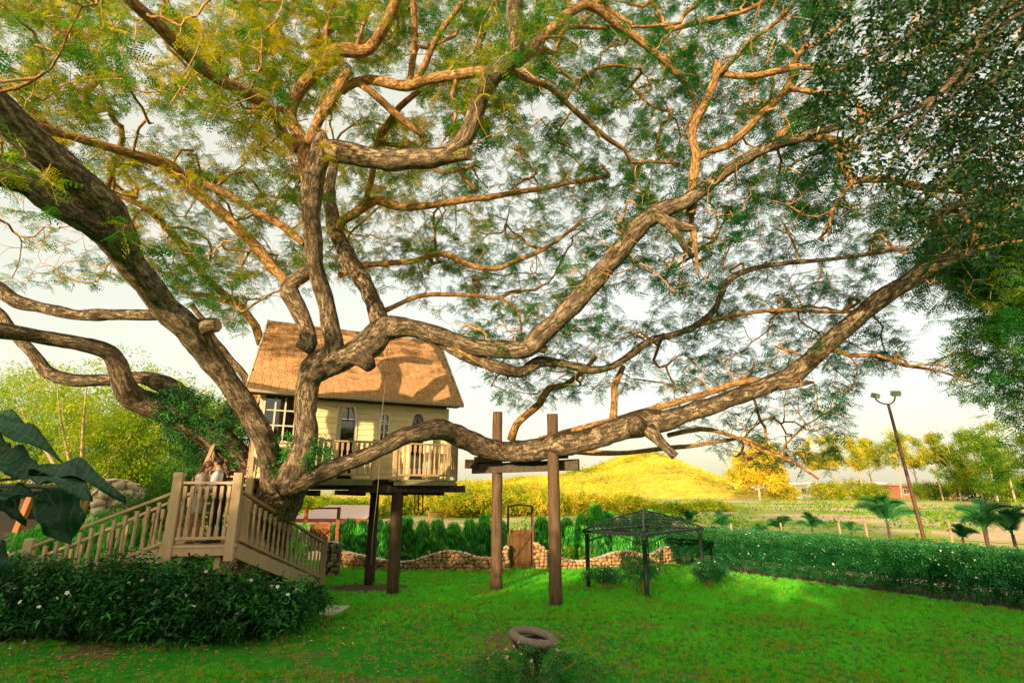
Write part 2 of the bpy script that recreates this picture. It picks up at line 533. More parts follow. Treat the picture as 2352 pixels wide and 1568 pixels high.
def make_protos():
    pr = {}
    # bipinnate frond of the rain tree, 1 unit long along +X, drooping a little
    def frond(seed, npair=4, nl=6, lw=0.05, ll=0.105):
        random.seed(seed)
        q = QB()
        pts = [Vector((t, 0.05 * math.sin(t * 3), -0.22 * t * t)) for t in (0, .3, .6, .9)]
        for a, b in zip(pts, pts[1:]): q.strip(a, b, 0.012)
        for i in range(npair):
            t = 0.22 + 0.68 * i / (npair - 1)
            base = Vector((t, 0.05 * math.sin(t * 3), -0.22 * t * t))
            for sgn in (-1, 1):
                ln = (0.34 + 0.22 * t) * random.uniform(.85, 1.1)
                ang = R(random.uniform(42, 62)) * sgn
                d = Vector((math.cos(ang), math.sin(ang), random.uniform(-.35, -.02))).normalized()
                side = Vector((-d.y, d.x, 0)).normalized()
                q.strip(base, base + d * ln, 0.007)
                for j in range(nl):
                    if random.random() < .06: continue
                    u = 0.18 + 0.82 * j / (nl - 1)
                    bp = base + d * ln * u + Vector((0, 0, -.1 * u * u))
                    for s2 in (-1, 1):
                        dd = (d * .55 + side * s2 + Vector((0, 0, random.uniform(-.35, .05)))).normalized()
                        w = dd.cross(Vector((random.uniform(-.3, .3), random.uniform(-.3, .3), 1))).normalized()
                        q.diamond(bp, dd, w, ll * random.uniform(.8, 1.15), lw)
        return q
    pr['frond'] = frond(3, 4, 4, .085, .16).proto('frond_leaf', CANOPY_L)
    pr['frond2'] = frond(9, 3, 3, 0.125, 0.23).proto('frond_leaf_b', CANOPY_L)
    # sprig of simple leaves (shrubs), ~0.35 unit
    def sprig(seed, n, L, W, mat, name, up=0.5, droop=0.25, spread=.16):
        random.seed(seed)
        q = QB()
        for i in range(n):
            a = i * 2.4 + random.uniform(-.4, .4)
            e = random.uniform(-.5, .75) + up * (i / n) 
            d = Vector((math.cos(a) * math.cos(e), math.sin(a) * math.cos(e), math.sin(e)))
            p = Vector((random.uniform(-spread, spread), random.uniform(-spread, spread), random.uniform(-spread, spread)))
            nn = (Vector((0, 0, 1)) - d * d.z + rv(.35))
            q.leaf(p, d, nn, L * random.uniform(.7, 1.15), W * random.uniform(.8, 1.1), 0.12, 0.5, droop)
        return q.proto(name, mat)
    pr['shrub'] = sprig(4, 12, .26, .095, SHRUB_L, 'shrub_sprig')
    pr['hedge'] = sprig(5, 12, .22, .09, HEDGE_L, 'hedge_sprig')
    pr['bright'] = sprig(6, 14, .22, .10, BRIGHT_L, 'bright_sprig', spread=.3)
    pr['gold'] = sprig(8, 14, .26, .15, GOLD_L, 'gold_sprig', spread=.35)
    pr['dark'] = sprig(12, 9, .26, .105, DARK_L, 'dark_sprig', up=-.1, droop=.35, spread=.22)
    pr['green'] = sprig(13, 14, .2, .10, COLUMN_L, 'green_sprig', spread=.3)
    # hanging spray of long leaves (weeping columnar trees)
    random.seed(21)
    q = QB()
    for i in range(12):
        a = random.uniform(0, 6.28)
        d = Vector((math.cos(a) * .45, math.sin(a) * .45, -1)).normalized()
        p = Vector((math.cos(a) * .1, math.sin(a) * .1, random.uniform(-.15, .15)))
        q.leaf(p, d, Vector((math.cos(a), math.sin(a), .4)), .34 * random.uniform(.7, 1.2), .06, .1, .45, .1)
    pr['weep'] = q.proto('weeping_spray', COLUMN_L)
    # grass tuft
    random.seed(31)
    q = QB()
    for i in range(16):
        a = random.uniform(0, 6.28)
        b = Vector((random.uniform(-.5, .5), random.uniform(-.5, .5), 0))
        ln = random.uniform(.35, 1.0)
        lean = Vector((math.cos(a), math.sin(a), 0)) * random.uniform(.1, .6)
        s = Vector((-math.sin(a), math.cos(a), 0)) * .045
        m = b + Vector((0, 0, ln * .55)) + lean * ln * .3
        t = b + Vector((0, 0, ln * .85)) + lean * ln
        o = len(q.v)
        q.v += [b - s, b + s, m + s * .8, m - s * .8, t, t + s * .1]
        q.f += [(o, o + 1, o + 2, o + 3), (o + 3, o + 2, o + 5, o + 4)]
    pr['tuft'] = q.proto('grass_tuft', GRASS_L)
    # small star flower
    def flower(mat, name):
        q = QB()
        for k in range(5):
            a = k * 2 * math.pi / 5
            d = Vector((math.cos(a), math.sin(a), .12))
            q.leaf(Vector((0, 0, 0)), d, Vector((0, 0, 1)), .5, .34, .05, .6, .02)
        return q.proto(name, mat)
    pr['flower'] = flower(PETAL, 'star_flower')
    pr['pink'] = flower(PINKP, 'pink_flower')
    # fallen leaf
    q = QB(); q.leaf(Vector((-.5, 0, 0)), Vector((1, 0, 0)), Vector((0, 0, 1)), 1, .5, .1, .5, 0)
    pr['litter'] = q.proto('dry_leaf', plain_mat("dry_leaf", (0.36, 0.19, 0.08), 0.9, 0.5, 3))
    random.seed(7)
    return pr
PR = make_protos()

def rnd_rot(n, tilt=0.4):
    return np.stack([rng.normal(0, tilt, n), rng.normal(0, tilt, n), rng.uniform(0, 6.283, n)], 1)

def blob_points(cx, cy, cz, rx, ry, rz, n, shell=0.55, seed=0, rough=.35):
    """points through an uneven crown lobe, thicker towards its surface"""
    d = rng.normal(size=(n, 3)); d /= np.linalg.norm(d, axis=1)[:, None]
    r = shell + (1 - shell) * rng.random(n) ** .6
    lump = np.array([1 + rough * noise.noise(Vector((a * 2.1 + seed, b * 2.1, c * 2.1))) + rough * .6 * noise.noise(Vector((a * 5 + seed, b * 5, c * 5))) for a, b, c in d])
    r = r * lump
    return np.stack([cx + d[:, 0] * r * rx, cy + d[:, 1] * r * ry, cz + d[:, 2] * r * rz], 1)

def clump_gaps(pts, freq, keep, seed=0.0):
    """drop leaves in noise-shaped pockets so that the crown has gaps"""
    v = np.array([noise.noise(Vector((x * freq + seed, y * freq, z * freq))) for x, y, z in pts])
    return pts[v > np.quantile(v, 1 - keep)]
# ================================================================== SETTING
def ground_mats():
    m, nt = newmat("field_ground")
    v = texco(nt)
    a = noise_tex(nt, v, 0.07, 8, 0.62, 0.3); b = noise_tex(nt, v, 1.2, 6, 0.7); c3 = noise_tex(nt, v, 0.25, 5, 0.6)
    straw = ramp(nt, b, [(0.3, (0.46, 0.30, 0.16)), (0.55, (0.70, 0.50, 0.29)), (0.75, (0.82, 0.64, 0.40))])
    green = ramp(nt, c3, [(0.3, (0.12, 0.30, 0.03)), (0.7, (0.34, 0.46, 0.05))])
    f = ramp(nt, math_n(nt, 'ADD', math_n(nt, 'MULTIPLY', a, .75), math_n(nt, 'MULTIPLY', b, .25)), [(0.48, (0, 0, 0)), (0.56, (1, 1, 1))])
    c = mixcol(nt, straw, green, f)
    out(nt, principled(nt, c, 0.95, bump(nt, b, 0.6, 0.05), 0.1).outputs[0])
    l, nt = newmat("lawn_soil")
    v = texco(nt)
    a = noise_tex(nt, v, 0.55, 6, 0.65, 0.4); b = noise_tex(nt, v, 9, 8, 0.75)
    soil = ramp(nt, b, [(0.3, (0.07, 0.045, 0.022)), (0.6, (0.26, 0.16, 0.07)), (0.8, (0.46, 0.29, 0.13))])
    grass = ramp(nt, b, [(0.3, (0.015, 0.14, 0.008)), (0.6, (0.04, 0.32, 0.012)), (0.8, (0.14, 0.40, 0.02))])
    c = mixcol(nt, soil, grass, ramp(nt, a, [(0.34, (0, 0, 0)), (0.46, (1, 1, 1))]))
    out(nt, principled(nt, c, 0.95, bump(nt, b, 0.8, 0.03), 0.1).outputs[0])
    d, nt = newmat("bare_dirt")
    v = texco(nt)
    b = noise_tex(nt, v, 14, 8, 0.75)
    c = ramp(nt, b, [(0.3, (0.05, 0.03, 0.018)), (0.55, (0.17, 0.10, 0.06)), (0.8, (0.32, 0.2, 0.12))])
    out(nt, principled(nt, c, 0.95, bump(nt, b, 0.8, 0.03), 0.1).outputs[0])
    return m, l, d
M_FIELD, M_LAWN, M_DIRT = ground_mats()
MB().add([(-2500, -400, 0), (2500, -400, 0), (2500, 3000, 0), (-2500, 3000, 0)], [(0, 1, 2, 3)]).build('field', M_FIELD)['kind'] = 'structure'

# hedge runs from HA (far, near the gazebo) to HB (right edge of frame) and on
HA = PG(1545, 1296); HB = PG(2352, 1406)
HB2 = HB + (HB - HA) * 0.55
lawn_poly = [(-30, -6), (HB2.x + 3, -6), (HB2.x + 2.2, HB2.y+1), (HA.x + 1.9, HA.y + 1.2), (5.2, 21.6), (-3, 20.2), (-8, 22), (-30, 24)]
MB().add([(x, y, 0.006) for x, y in lawn_poly], [tuple(range(len(lawn_poly)))]).build('lawn', M_LAWN)['kind'] = 'structure'

UPZ = Vector((0, 0, .012))
def patch(name, c, rx, ry, z, mat, n=40, seed=0, rot=0):
    vs = []
    for k in range(n):
        a = 2 * math.pi * k / n
        r = 1 + .28 * noise.noise(Vector((math.cos(a) * 2 + seed, math.sin(a) * 2, 0))) + .1 * noise.noise(Vector((math.cos(a) * 7 + seed, math.sin(a) * 7, 0)))
        x, y = math.cos(a) * rx * r, math.sin(a) * ry * r
        vs.append((c[0] + x * math.cos(rot) - y * math.sin(rot), c[1] + x * math.sin(rot) + y * math.cos(rot), z))
    MB().add(vs, [tuple(range(n))]).build(name, mat)['kind'] = 'structure'
dpc = PG(835, 1352)
patch('dirt_patch', dpc, 1.35, .75, .012, M_DIRT, seed=1)
patch('dirt_patch', PG(2345, 1470), .95, .45, .012, M_DIRT, seed=5)
hd_ = (HB2 - HA); hn_ = Vector((-hd_.y, hd_.x, 0)).normalized(); hn_ = hn_ if hn_.x > 0 else -hn_
MB().add([v + UPZ for v in (HA - hn_ * .12 - hd_ * .01, HB2 - hn_ * .12, HB2 + hn_ * 1.5, HA + hn_ * 1.5 - hd_ * .01)], [(0, 1, 2, 3)]).build('hedge_bed', M_DIRT)['kind'] = 'structure'
pt_c = PG(45, 1215, 0)
patch('paved_yard', (-21.5, 27, 0), 3.6, 2.2, .012, CONC, seed=9)

# --- far hill
def hill():
    prof = [(700, 1128), (850, 1118), (1000, 1102), (1100, 1096), (1180, 1090), (1250, 1086), (1300, 1079), (1350, 1068), (1400, 1052), (1440, 1041), (1475, 1037), (1510, 1050), (1560, 1073), (1600, 1094), (1640, 1118), (1700, 1150), (1800, 1160)]
    X = []; Z = []
    for px, py in prof:
        p = P(px, py + (12 if px < 1400 else 7), 250); X.append(p.x); Z.append(max(p.z, -1))
    nx, ny = 150, 40
    xs = np.linspace(X[0], X[-1], nx); ys = np.linspace(170, 380, ny)
    zr = np.interp(xs, X, Z)
    V = []
    for j, y in enumerate(ys):
        t = (y - 250) / (80 if y < 250 else 130)
        f = max(0.0, math.cos(min(1, abs(t)) * math.pi / 2)) ** .9
        for i, x in enumerate(xs):
            z = zr[i] * f * (250 + (y - 250) * .0) / 250
            z += (noise.noise(Vector((x * .06, y * .06, 0))) * 1.8 + noise.noise(Vector((x * .2, y * .2, 5))) * .9) * f * min(1, zr[i] / 6)
            V.append((x, y, z - 0.4))
    F = [(j * nx + i, j * nx + i + 1, (j + 1) * nx + i + 1, (j + 1) * nx + i) for j in range(ny - 1) for i in range(nx - 1)]
    m = plain_mat("hill_scrub", (0.60, 0.42, 0.05), 0.95, 0.35, 0.35, bumpy=0.9)
    o = link_mesh('hill', np_mesh('hill', V, F, m, True)); o['kind'] = 'structure'
    # scrub covering it
    n = 24000
    px = rng.uniform(xs[0], xs[-1], n); py = rng.uniform(172, 300, n)
    Va = np.array(V)[:, 2].reshape(ny, nx)
    ii = np.clip(((px - xs[0]) / (xs[-1] - xs[0]) * (nx - 1)).astype(int), 0, nx - 1)
    jj = np.clip(((py - 170) / 210 * (ny - 1)).astype(int), 0, ny - 1)
    pz = Va[jj, ii]
    k = pz > 0.6
    pts = np.stack([px, py, pz + .5], 1)[k]
    nn = np.array([noise.noise(Vector((a * .05, b * .05, 3))) for a, b, c in pts])
    t = np.clip(.72 + nn * .9 + rng.normal(0, .22, len(pts)), 0, 1)
    # the left shoulder is duller and greener
    t = np.where(pts[:, 0] < 10, t - .22, t)
    scatter('hill_scrub', pts, rnd_rot(len(pts)), rng.uniform(1.3, 3.4, len(pts)) * np.where(rng.random(len(pts)) < .05, 1.7, 1), t, PR['gold'])
hill()

# --- grass
def lawn_grass():
    n = 95000
    # denser near the camera
    y = 6.2 + (rng.random(n) ** 1.55) * 15.5
    x = rng.uniform(-1.02, 1.02, n) * (y * .98 + 2)
    # left of hedge only, in front of wall
    hx = HA.x + (HB.x - HA.x) * (y - HA.y) / (HB.y - HA.y)
    ok = (x < hx + .05) & (y < 21)
    ok &= ~(((x - dpc.x) / 1.25) ** 2 + ((y - dpc.y) / .68) ** 2 < rng.uniform(.6, 1.1, n))
    x, y = x[ok], y[ok]
    nv = np.array([noise.noise(Vector((a * .8, b * .8, 0))) + .7 * noise.noise(Vector((a * 2.6, b * 2.6, 4))) for a, b in zip(x, y)])
    # worn, leaf-strewn lawn close to the camera on the left
    wear = np.clip(1 - (y - 7.5) / 6.5, 0, 1) * np.clip(1 - (x - .5) / 5, .5, 1) 
    ok = rng.random(len(x)) > np.clip(wear * .62 + (nv < .1) * .8 * (wear + .10), 0, .97)
    x, y, nv, wear = x[ok], y[ok], nv[ok], wear[ok]
    n = len(x)
    t = np.clip(.66 + .30 * nv - .50 * wear + rng.normal(0, .17, n), 0, 1)
    s = rng.uniform(.05, .085, n) * (1 + .35 * (y > 12))
    scatter('grass', np.stack([x, y, np.full(n, .005)], 1), np.stack([rng.normal(0, .15, n), rng.normal(0, .15, n), rng.uniform(0, 6.28, n)], 1), s, t, PR['tuft'])
    n = 17000
    y = 6.2 + rng.random(n) ** 1.3 * 10
    x = rng.uniform(-1, .75, n) * (y * .95 + 1)
    nv = np.array([noise.noise(Vector((a * .5 + 9, b * .5, 0))) for a, b in zip(x, y)])
    ok = nv + (1 - (y - 6) / 9) * .5 - np.clip(x, 0, 6) * .07 > rng.uniform(-.1, .5, n)
    x, y = x[ok], y[ok]; n = len(x)
    scatter('fallen_leaves', np.stack([x, y, rng.uniform(.012, .05, n)], 1), rnd_rot(n, .5), rng.uniform(.03, .075, n), rng.random(n), PR['litter'])
    n = 160
    q = [PG(random.uniform(0, 900), random.uniform(1425, 1500)) for _ in range(n // 2)] + [HA + (HB - HA) * random.random() + Vector((-random.uniform(0, 1.2) , 0, 0)) for _ in range(n // 2)]
    scatter('fallen_petals', [(p.x, p.y, .05) for p in q], rnd_rot(n, .3), rng.uniform(.03, .05, n), rng.random(n), PR['flower'])
lawn_grass()

# field tufts beyond the hedge
n = 9000
y = 21 + rng.random(n) ** 1.8 * 120
x = rng.uniform(-.3, 1.0, n) * y
v = np.array([noise.noise(Vector((a * .09, b * .05, 2))) + .5 * noise.noise(Vector((a * .3, b * .2, 7))) for a, b in zip(x, y)])
ok = v > rng.uniform(0.0, .25, n)
x, y = x[ok], y[ok]; n = len(x)
scatter('field_weeds', np.stack([x, y, np.full(n, 0.05)], 1), rnd_rot(n, .3), rng.uniform(.5, 1.1, n) * (1 + y / 70), np.clip(rng.normal(.5, .2, n), 0, 1), PR['bright'])

# ================================================================== TREEHOUSE
TH = R(27)
U = Vector((math.cos(TH), math.sin(TH), 0)); NI = Vector((-math.sin(TH), math.cos(TH), 0)); UP = Vector((0, 0, 1))
EL = Vector((-6.33, 12.9, 0)); EAVE_Z = 4.83; EL_LEN = 5.54
WO = EL + U * .38 + NI * .3            # front-left wall corner
WLEN = EL_LEN - .72
FLZ = 2.78; WTOP = 4.72; WDEP = 3.8
house = empty('treehouse', (WO.x, WO.y, FLZ), "cream clapboard treehouse with a tan shingle roof held among the big tree's limbs", "treehouse")
def on_wall(px, py):
    """(s, z) where the ray through a picture point meets the front wall"""
    d0, d1 = P(px, py, 10), P(px, py, 20)
    dr = d1 - d0
    o = Vector((0, 0, CAM_H))
    t = (WO - o).dot(NI) / dr.dot(NI)
    q = o + dr * t
    return (q - WO).dot(U), q.z
def W(s, depth, z): return WO + U * s + NI * depth + UP * (z)

win_big = (on_wall(612, 908)[0], on_wall(676, 960)[0], on_wall(640, 1012)[1], on_wall(640, 908)[1])
a1 = (on_wall(784, 960)[0], on_wall(816, 960)[0], FLZ + .03, on_wall(800, 932)[1])
nar = (on_wall(873, 980)[0], on_wall(891, 980)[0], on_wall(880, 1012)[1], on_wall(880, 953)[1])
a2 = (on_wall(946, 960)[0], on_wall(976, 960)[0], FLZ + .03, on_wall(960, 950)[1])
OPEN = [win_big, a1, nar, a2]
def siding():
    nrow = 14; h = (WTOP - FLZ) / nrow
    for r in range(nrow):
        z0 = FLZ + r * h; z1 = z0 + h; zm = (z0 + z1) / 2
        cuts = sorted([(o[0] - .02, o[1] + .02) for o in OPEN if o[2] < zm < o[3]])
        spans = []; s = 0.0
        for c0, c1 in cuts:
            if c0 > s: spans.append((s, c0))
            s = max(s, c1)
        spans.append((s, WLEN))
        for s0, s1 in spans:
            if s1 - s0 < .05: continue
            b = MB()
            b.add([W(s0, -.030, z0 - .004), W(s1, -.030, z0 - .004), W(s1, -.006, z1), W(s0, -.006, z1), W(s0, .02, z0 - .004), W(s1, .02, z0 - .004), W(s1, .02, z1), W(s0, .02, z1)],
                  [(0, 1, 2, 3), (4, 7, 6, 5), (0, 4, 5, 1), (3, 2, 6, 7), (0, 3, 7, 4), (1, 5, 6, 2)])
            b.build('siding_board', CREAM, house)
    # end walls of boards (left gable and right gable), clapped the same way
    for s, sg in ((0.0, -1), (WLEN, 1)):
        for r in range(27):
            z0 = FLZ + r * h; z1 = z0 + h
            if z0 > 6.6: break
            half = WDEP / 2 if z1 <= WTOP else max(0.0, (7.02 - z1) / (7.02 - WTOP) * WDEP / 2)
            if half < .12: continue
            c = WDEP / 2
            b = MB()
            f = s + sg * .03; g = s + sg * .008; e = s - sg * .02
            b.add([W(f, c - half, z0), W(f, c + half, z0), W(g, c + half, z1), W(g, c - half, z1), W(e, c - half, z0), W(e, c + half, z0), W(e, c + half, z1), W(e, c - half, z1)],
                  [(0, 1, 2, 3), (4, 7, 6, 5), (0, 4, 5, 1), (3, 2, 6, 7), (0, 3, 7, 4), (1, 5, 6, 2)])
            if s == 0.0 and z0 < 4.6:
                continue
            b.build('siding_board', CREAM, house)
siding()
# solid shell behind the boards (with the openings left free) and dark room
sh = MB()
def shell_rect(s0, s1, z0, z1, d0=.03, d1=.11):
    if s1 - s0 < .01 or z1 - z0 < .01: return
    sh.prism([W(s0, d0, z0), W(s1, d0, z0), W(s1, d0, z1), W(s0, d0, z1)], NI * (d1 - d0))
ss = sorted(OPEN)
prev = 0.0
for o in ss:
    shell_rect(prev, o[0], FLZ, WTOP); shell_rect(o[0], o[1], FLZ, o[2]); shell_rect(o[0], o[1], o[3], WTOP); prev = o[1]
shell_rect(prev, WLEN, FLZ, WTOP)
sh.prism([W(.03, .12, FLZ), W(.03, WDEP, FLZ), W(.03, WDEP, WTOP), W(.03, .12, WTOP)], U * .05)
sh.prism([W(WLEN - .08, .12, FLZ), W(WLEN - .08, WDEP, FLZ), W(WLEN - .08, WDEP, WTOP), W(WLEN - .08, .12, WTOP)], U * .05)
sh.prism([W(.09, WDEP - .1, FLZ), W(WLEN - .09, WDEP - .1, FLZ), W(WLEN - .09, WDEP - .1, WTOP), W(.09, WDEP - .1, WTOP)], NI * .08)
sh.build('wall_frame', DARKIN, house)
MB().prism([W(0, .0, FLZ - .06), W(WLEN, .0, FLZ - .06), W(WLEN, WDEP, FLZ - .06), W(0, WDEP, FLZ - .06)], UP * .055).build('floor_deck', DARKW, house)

def window(o, cols, rows, name='window', pane_mat=GLASS, back=None, proud=.045):
    s0, s1, z0, z1 = o
    fw = .055
    fr = MB()
    fr.prism([W(s0 - fw, -proud, z0 - fw), W(s0, -proud, z0 - fw), W(s0, -proud, z1 + fw), W(s0 - fw, -proud, z1 + fw)], NI * .12)
    fr.prism([W(s1, -proud, z0 - fw), W(s1 + fw, -proud, z0 - fw), W(s1 + fw, -proud, z1 + fw), W(s1, -proud, z1 + fw)], NI * .12)
    fr.prism([W(s0, -proud + .002, z1), W(s1, -proud + .002, z1), W(s1, -proud + .002, z1 + fw), W(s0, -proud + .002, z1 + fw)], NI * .11)
    fr.prism([W(s0, -proud - .02, z0 - fw), W(s1, -proud - .02, z0 - fw), W(s1, -proud - .02, z0), W(s0, -proud - .02, z0)], NI * .12)
    f = fr.build(name, TRIM, house)
    dw, dh = (s1 - s0) / cols, (z1 - z0) / rows
    for c in range(cols):
        for r in range(rows):
            MB().prism([W(s0 + c * dw + .008, .035, z0 + r * dh + .008), W(s0 + (c + 1) * dw - .008, .035, z0 + r * dh + .008), W(s0 + (c + 1) * dw - .008, .035, z0 + (r + 1) * dh - .008), W(s0 + c * dw + .008, .035, z0 + (r + 1) * dh - .008)], NI * .006).build('pane', pane_mat, f)
    for c in range(1, cols):
        MB().prism([W(s0 + c * dw - .018, -.02, z0), W(s0 + c * dw + .018, -.02, z0), W(s0 + c * dw + .018, -.02, z1), W(s0 + c * dw - .018, -.02, z1)], NI * .05).build('muntin', TRIM, f)
    for r in range(1, rows):
        MB().prism([W(s0, -.016, z0 + r * dh - .016), W(s1, -.016, z0 + r * dh - .016), W(s1, -.016, z0 + r * dh + .016), W(s0, -.016, z0 + r * dh + .016)], NI * .042).build('muntin', TRIM, f)
    return f
f = window(win_big, 3, 3)
for k in range(9):
    s = win_big[0] + (win_big[1] - win_big[0]) * (k + .5) / 9
    MB().prism([W(s - .05, .22 + .03 * (k % 2), win_big[2] - .05), W(s + .05, .22 + .03 * (k % 2), win_big[2] - .05), W(s + .05, .22 + .03 * (k % 2), win_big[3]), W(s - .05, .22 + .03 * (k % 2), win_big[3])], NI * .02).build('curtain', CURTAIN, f)
window(nar, 2, 3)
def arch(o, shutter):
    s0, s1, z0, z1 = o
    w = s1 - s0; zc = z1 - w * 1.05; sm = (s0 + s1) / 2
    def curve(off, n=8):
        pts = []
        for k in range(n + 1):
            t = k / n
            x = (w / 2 + off) * math.cos(t * math.pi / 2) ** .75
            pts.append((x, zc + (z1 + off * 1.3 - zc) * math.sin(t * math.pi / 2)))
        return pts
    inn = curve(0); ou = curve(.055)
    fr = MB()
    for sg in (-1, 1):
        fr.prism([W(sm + sg * w / 2, -.05, z0), W(sm + sg * (w / 2 + .055), -.05, z0), W(sm + sg * (w / 2 + .055), -.05, zc), W(sm + sg * w / 2, -.05, zc)], NI * .12)
        for k in range(len(inn) - 1):
            a, b, c, d = inn[k], ou[k], ou[k + 1], inn[k + 1]
            fr.prism([W(sm + sg * q[0], -.05, q[1]) for q in (a, b, c, d)], NI * .12)
    f = fr.build('arched_door', TRIM, house)
    # siding infill beside the pointed head
    for sg in (-1, 1):
        poly = [W(sm + sg * q[0], -.012, q[1]) for q in ou] + [W(sm + sg * (w / 2 + .056), -.012, z1 + .075)]
        MB().prism(poly, NI * .03).build('arch_infill', CREAM, house)
    MB().prism([W(sm + q[0], .06, q[1]) for q in inn] + [W(sm - q[0], .06, q[1]) for q in inn[::-1][1:]] + [W(s0, .06, z0), W(s1, .06, z0)], NI * .006).build('pane', GLASS, f)
    for zz in (zc, zc - .45):
        MB().prism([W(s0, .03, zz - .012), W(s1, .03, zz - .012), W(s1, .03, zz + .012), W(s0, .03, zz + .012)], NI * .03).build('muntin', DARKW, f)
    MB().prism([W(sm - .012, .032, zc), W(sm + .012, .032, zc), W(sm + .012, .032, z1), W(sm - .012, .032, z1)], NI * .028).build('muntin', DARKW, f)
    # half-pointed shutter standing open, seen edge-on
    sg = shutter
    hx = sm + sg * (w / 2 + .06)
    poly = [Vector((0, 0, z0 + .02)), Vector((w * .62, 0, z0 + .02))] + [Vector((w * .62 * (1 - k / 6) ** .8, 0, zc + (z1 - zc) * math.sin(k / 6 * math.pi / 2))) for k in range(7)]
    dirv = (U * sg * .35 - NI * .93).normalized()
    q = [W(hx, -.05, p.z) + dirv * p.x for p in poly]
    MB().prism(q, U * sg * .03).build('shutter', TRIM, house)
arch(a1, -1); arch(a2, 1)

# corner boards, frieze, eave
for s in (-.035, WLEN - .045):
    MB().prism([W(s, -.045, FLZ - .02), W(s + .08, -.045, FLZ - .02), W(s + .08, -.045, WTOP), W(s, -.045, WTOP)], NI * .08).build('corner_board', TRIM, house)
MB().prism([W(.05, -.04, WTOP - .0), W(WLEN - .05, -.04, WTOP), W(WLEN - .05, -.04, WTOP + .1), W(.05, -.04, WTOP + .1)], NI * .06).build('frieze_board', DARKW, house)
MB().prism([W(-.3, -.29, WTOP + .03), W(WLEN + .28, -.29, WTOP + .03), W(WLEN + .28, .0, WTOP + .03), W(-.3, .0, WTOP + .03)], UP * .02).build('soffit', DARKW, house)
# roof
KR = 2.2
RZ = 7.2
r0 = EL + UP * EAVE_Z; r1 = r0 + U * EL_LEN
INS = .40
g0 = EL + NI * KR + U * INS + UP * RZ; g1 = EL + NI * KR + U * (EL_LEN - .0) + UP * RZ
slope = (g0 - r0 - U * INS); SL = slope.length; sd = slope.normalized(); snrm = U.cross(sd).normalized()
if snrm.z < 0: snrm = -snrm
MB().prism([r0, r1, g1, g0], -snrm * .05).build('roof_deck', DARKW, house)
b0 = EL + NI * (2 * KR) + UP * EAVE_Z
MB().prism([b0, g0 + NI * .004, g1 + NI * .004, b0 + U * EL_LEN], Vector((0, -.02, -.05))).build('roof_deck', SHING, house)
MB().prism([r0 - snrm * .05 - sd * .015, r1 - snrm * .05 - sd * .015, r1 + snrm * .012 - sd * .015, r0 + snrm * .012 - sd * .015], -NI * .03 - UP * .0).build('fascia', TRIM, house)
gut = MB()
gp = [(-.035, 0.0), (-.10, -.01), (-.115, -.06), (-.05, -.075)]
gut.prism([r0 + NI * a + UP * (b - .015) for a, b in gp], U * EL_LEN)
gut.build('gutter', plain_mat("grey_gutter", (0.42, 0.36, 0.28), 0.5, 0.15), house)
for ss_, gg in ((0, g0), (EL_LEN, g1)):
    e = EL + U * ss_ + UP * EAVE_Z
    sgn = -1 if ss_ == 0 else 1
    MB().bar(e + U * sgn * .02 - snrm * .03, gg + U * sgn * .02 - snrm * .03, .035, .11, snrm).build('rake_board', TRIM, house)
def shingles():
    rows = 31; rh = SL / rows; tw = .185
    th = .014
    sm_ = []
    for v in range(4):
        random.seed(50 + v)
        b = MB(); w = tw - .012
        z = th + random.uniform(0, .005)
        # local: x along eave, y up slope, z off the roof
        b.add([(0, -.012, 0), (w, -.012, 0), (w, rh, 0), (0, rh, 0), (0, -.012, z), (w, -.012 - random.uniform(0, .004), z), (w, rh, .002), (0, rh, .002)],
              [(0, 3, 2, 1), (4, 5, 6, 7), (0, 1, 5, 4), (1, 2, 6, 5), (2, 3, 7, 6), (3, 0, 4, 7)])
        sm_.append(b.mesh('shingle', SHING))
    basis = Matrix((U, sd, snrm)).transposed().to_4x4()
    rest = MB(); cnt = 0
    for r in range(rows):
        x = -random.random() * tw if r % 2 else -random.random() * .05
        inset = INS * (r / rows)
        while x < EL_LEN:
            a = max(x, inset); bq = min(x + tw, EL_LEN)
            if bq - a > .04:
                o = r0 + U * a + sd * (r * rh) + snrm * .002
                k = (bq - a) / tw
                if cnt < 300:
                    M = Matrix.Translation(o) @ basis @ Matrix.Diagonal((k, 1, 1, 1))
                    piece('shingle', random.choice(sm_), house, M); cnt += 1
                else:
                    z = th + random.uniform(0, .006); w = bq - a - .012
                    L_ = [(0, -.012, 0), (w, -.012, 0), (w, rh, 0), (0, rh, 0), (0, -.012, z), (w, -.012, z), (w, rh, .002), (0, rh, .002)]
                    rest.add([o + U * p[0] + sd * p[1] + snrm * p[2] for p in L_], [(4, 5, 6, 7), (0, 1, 5, 4), (1, 2, 6, 5), (3, 0, 4, 7)])
            x += tw
    m, nt = newmat("tan_shingles_varied")
    g = N(nt, 'ShaderNodeNewGeometry')
    v = texco(nt)
    f = noise_tex(nt, v, 5, 6, .65); bgn = noise_tex(nt, v, 1.1, 5, .65)
    c = ramp(nt, g.outputs['Random Per Island'], [(0, (.56, .31, .145)), (1, (.78, .46, .235))])
    c = mixcol(nt, c, ramp(nt, f, [(.3, (.75, .75, .75)), (.7, (1.15, 1.15, 1.15))]), 1.0, 'MULTIPLY')
    c = mixcol(nt, c, (.25, .12, .045), math_n(nt, 'MULTIPLY', ramp(nt, bgn, [(.55, (0, 0, 0)), (.72, (1, 1, 1))]), .55))
    out(nt, principled(nt, c, .9, bump(nt, f, .4, .01), .15).outputs[0])
    rest.build('upper_shingles', m, house)['kind'] = 'stuff'
shingles()

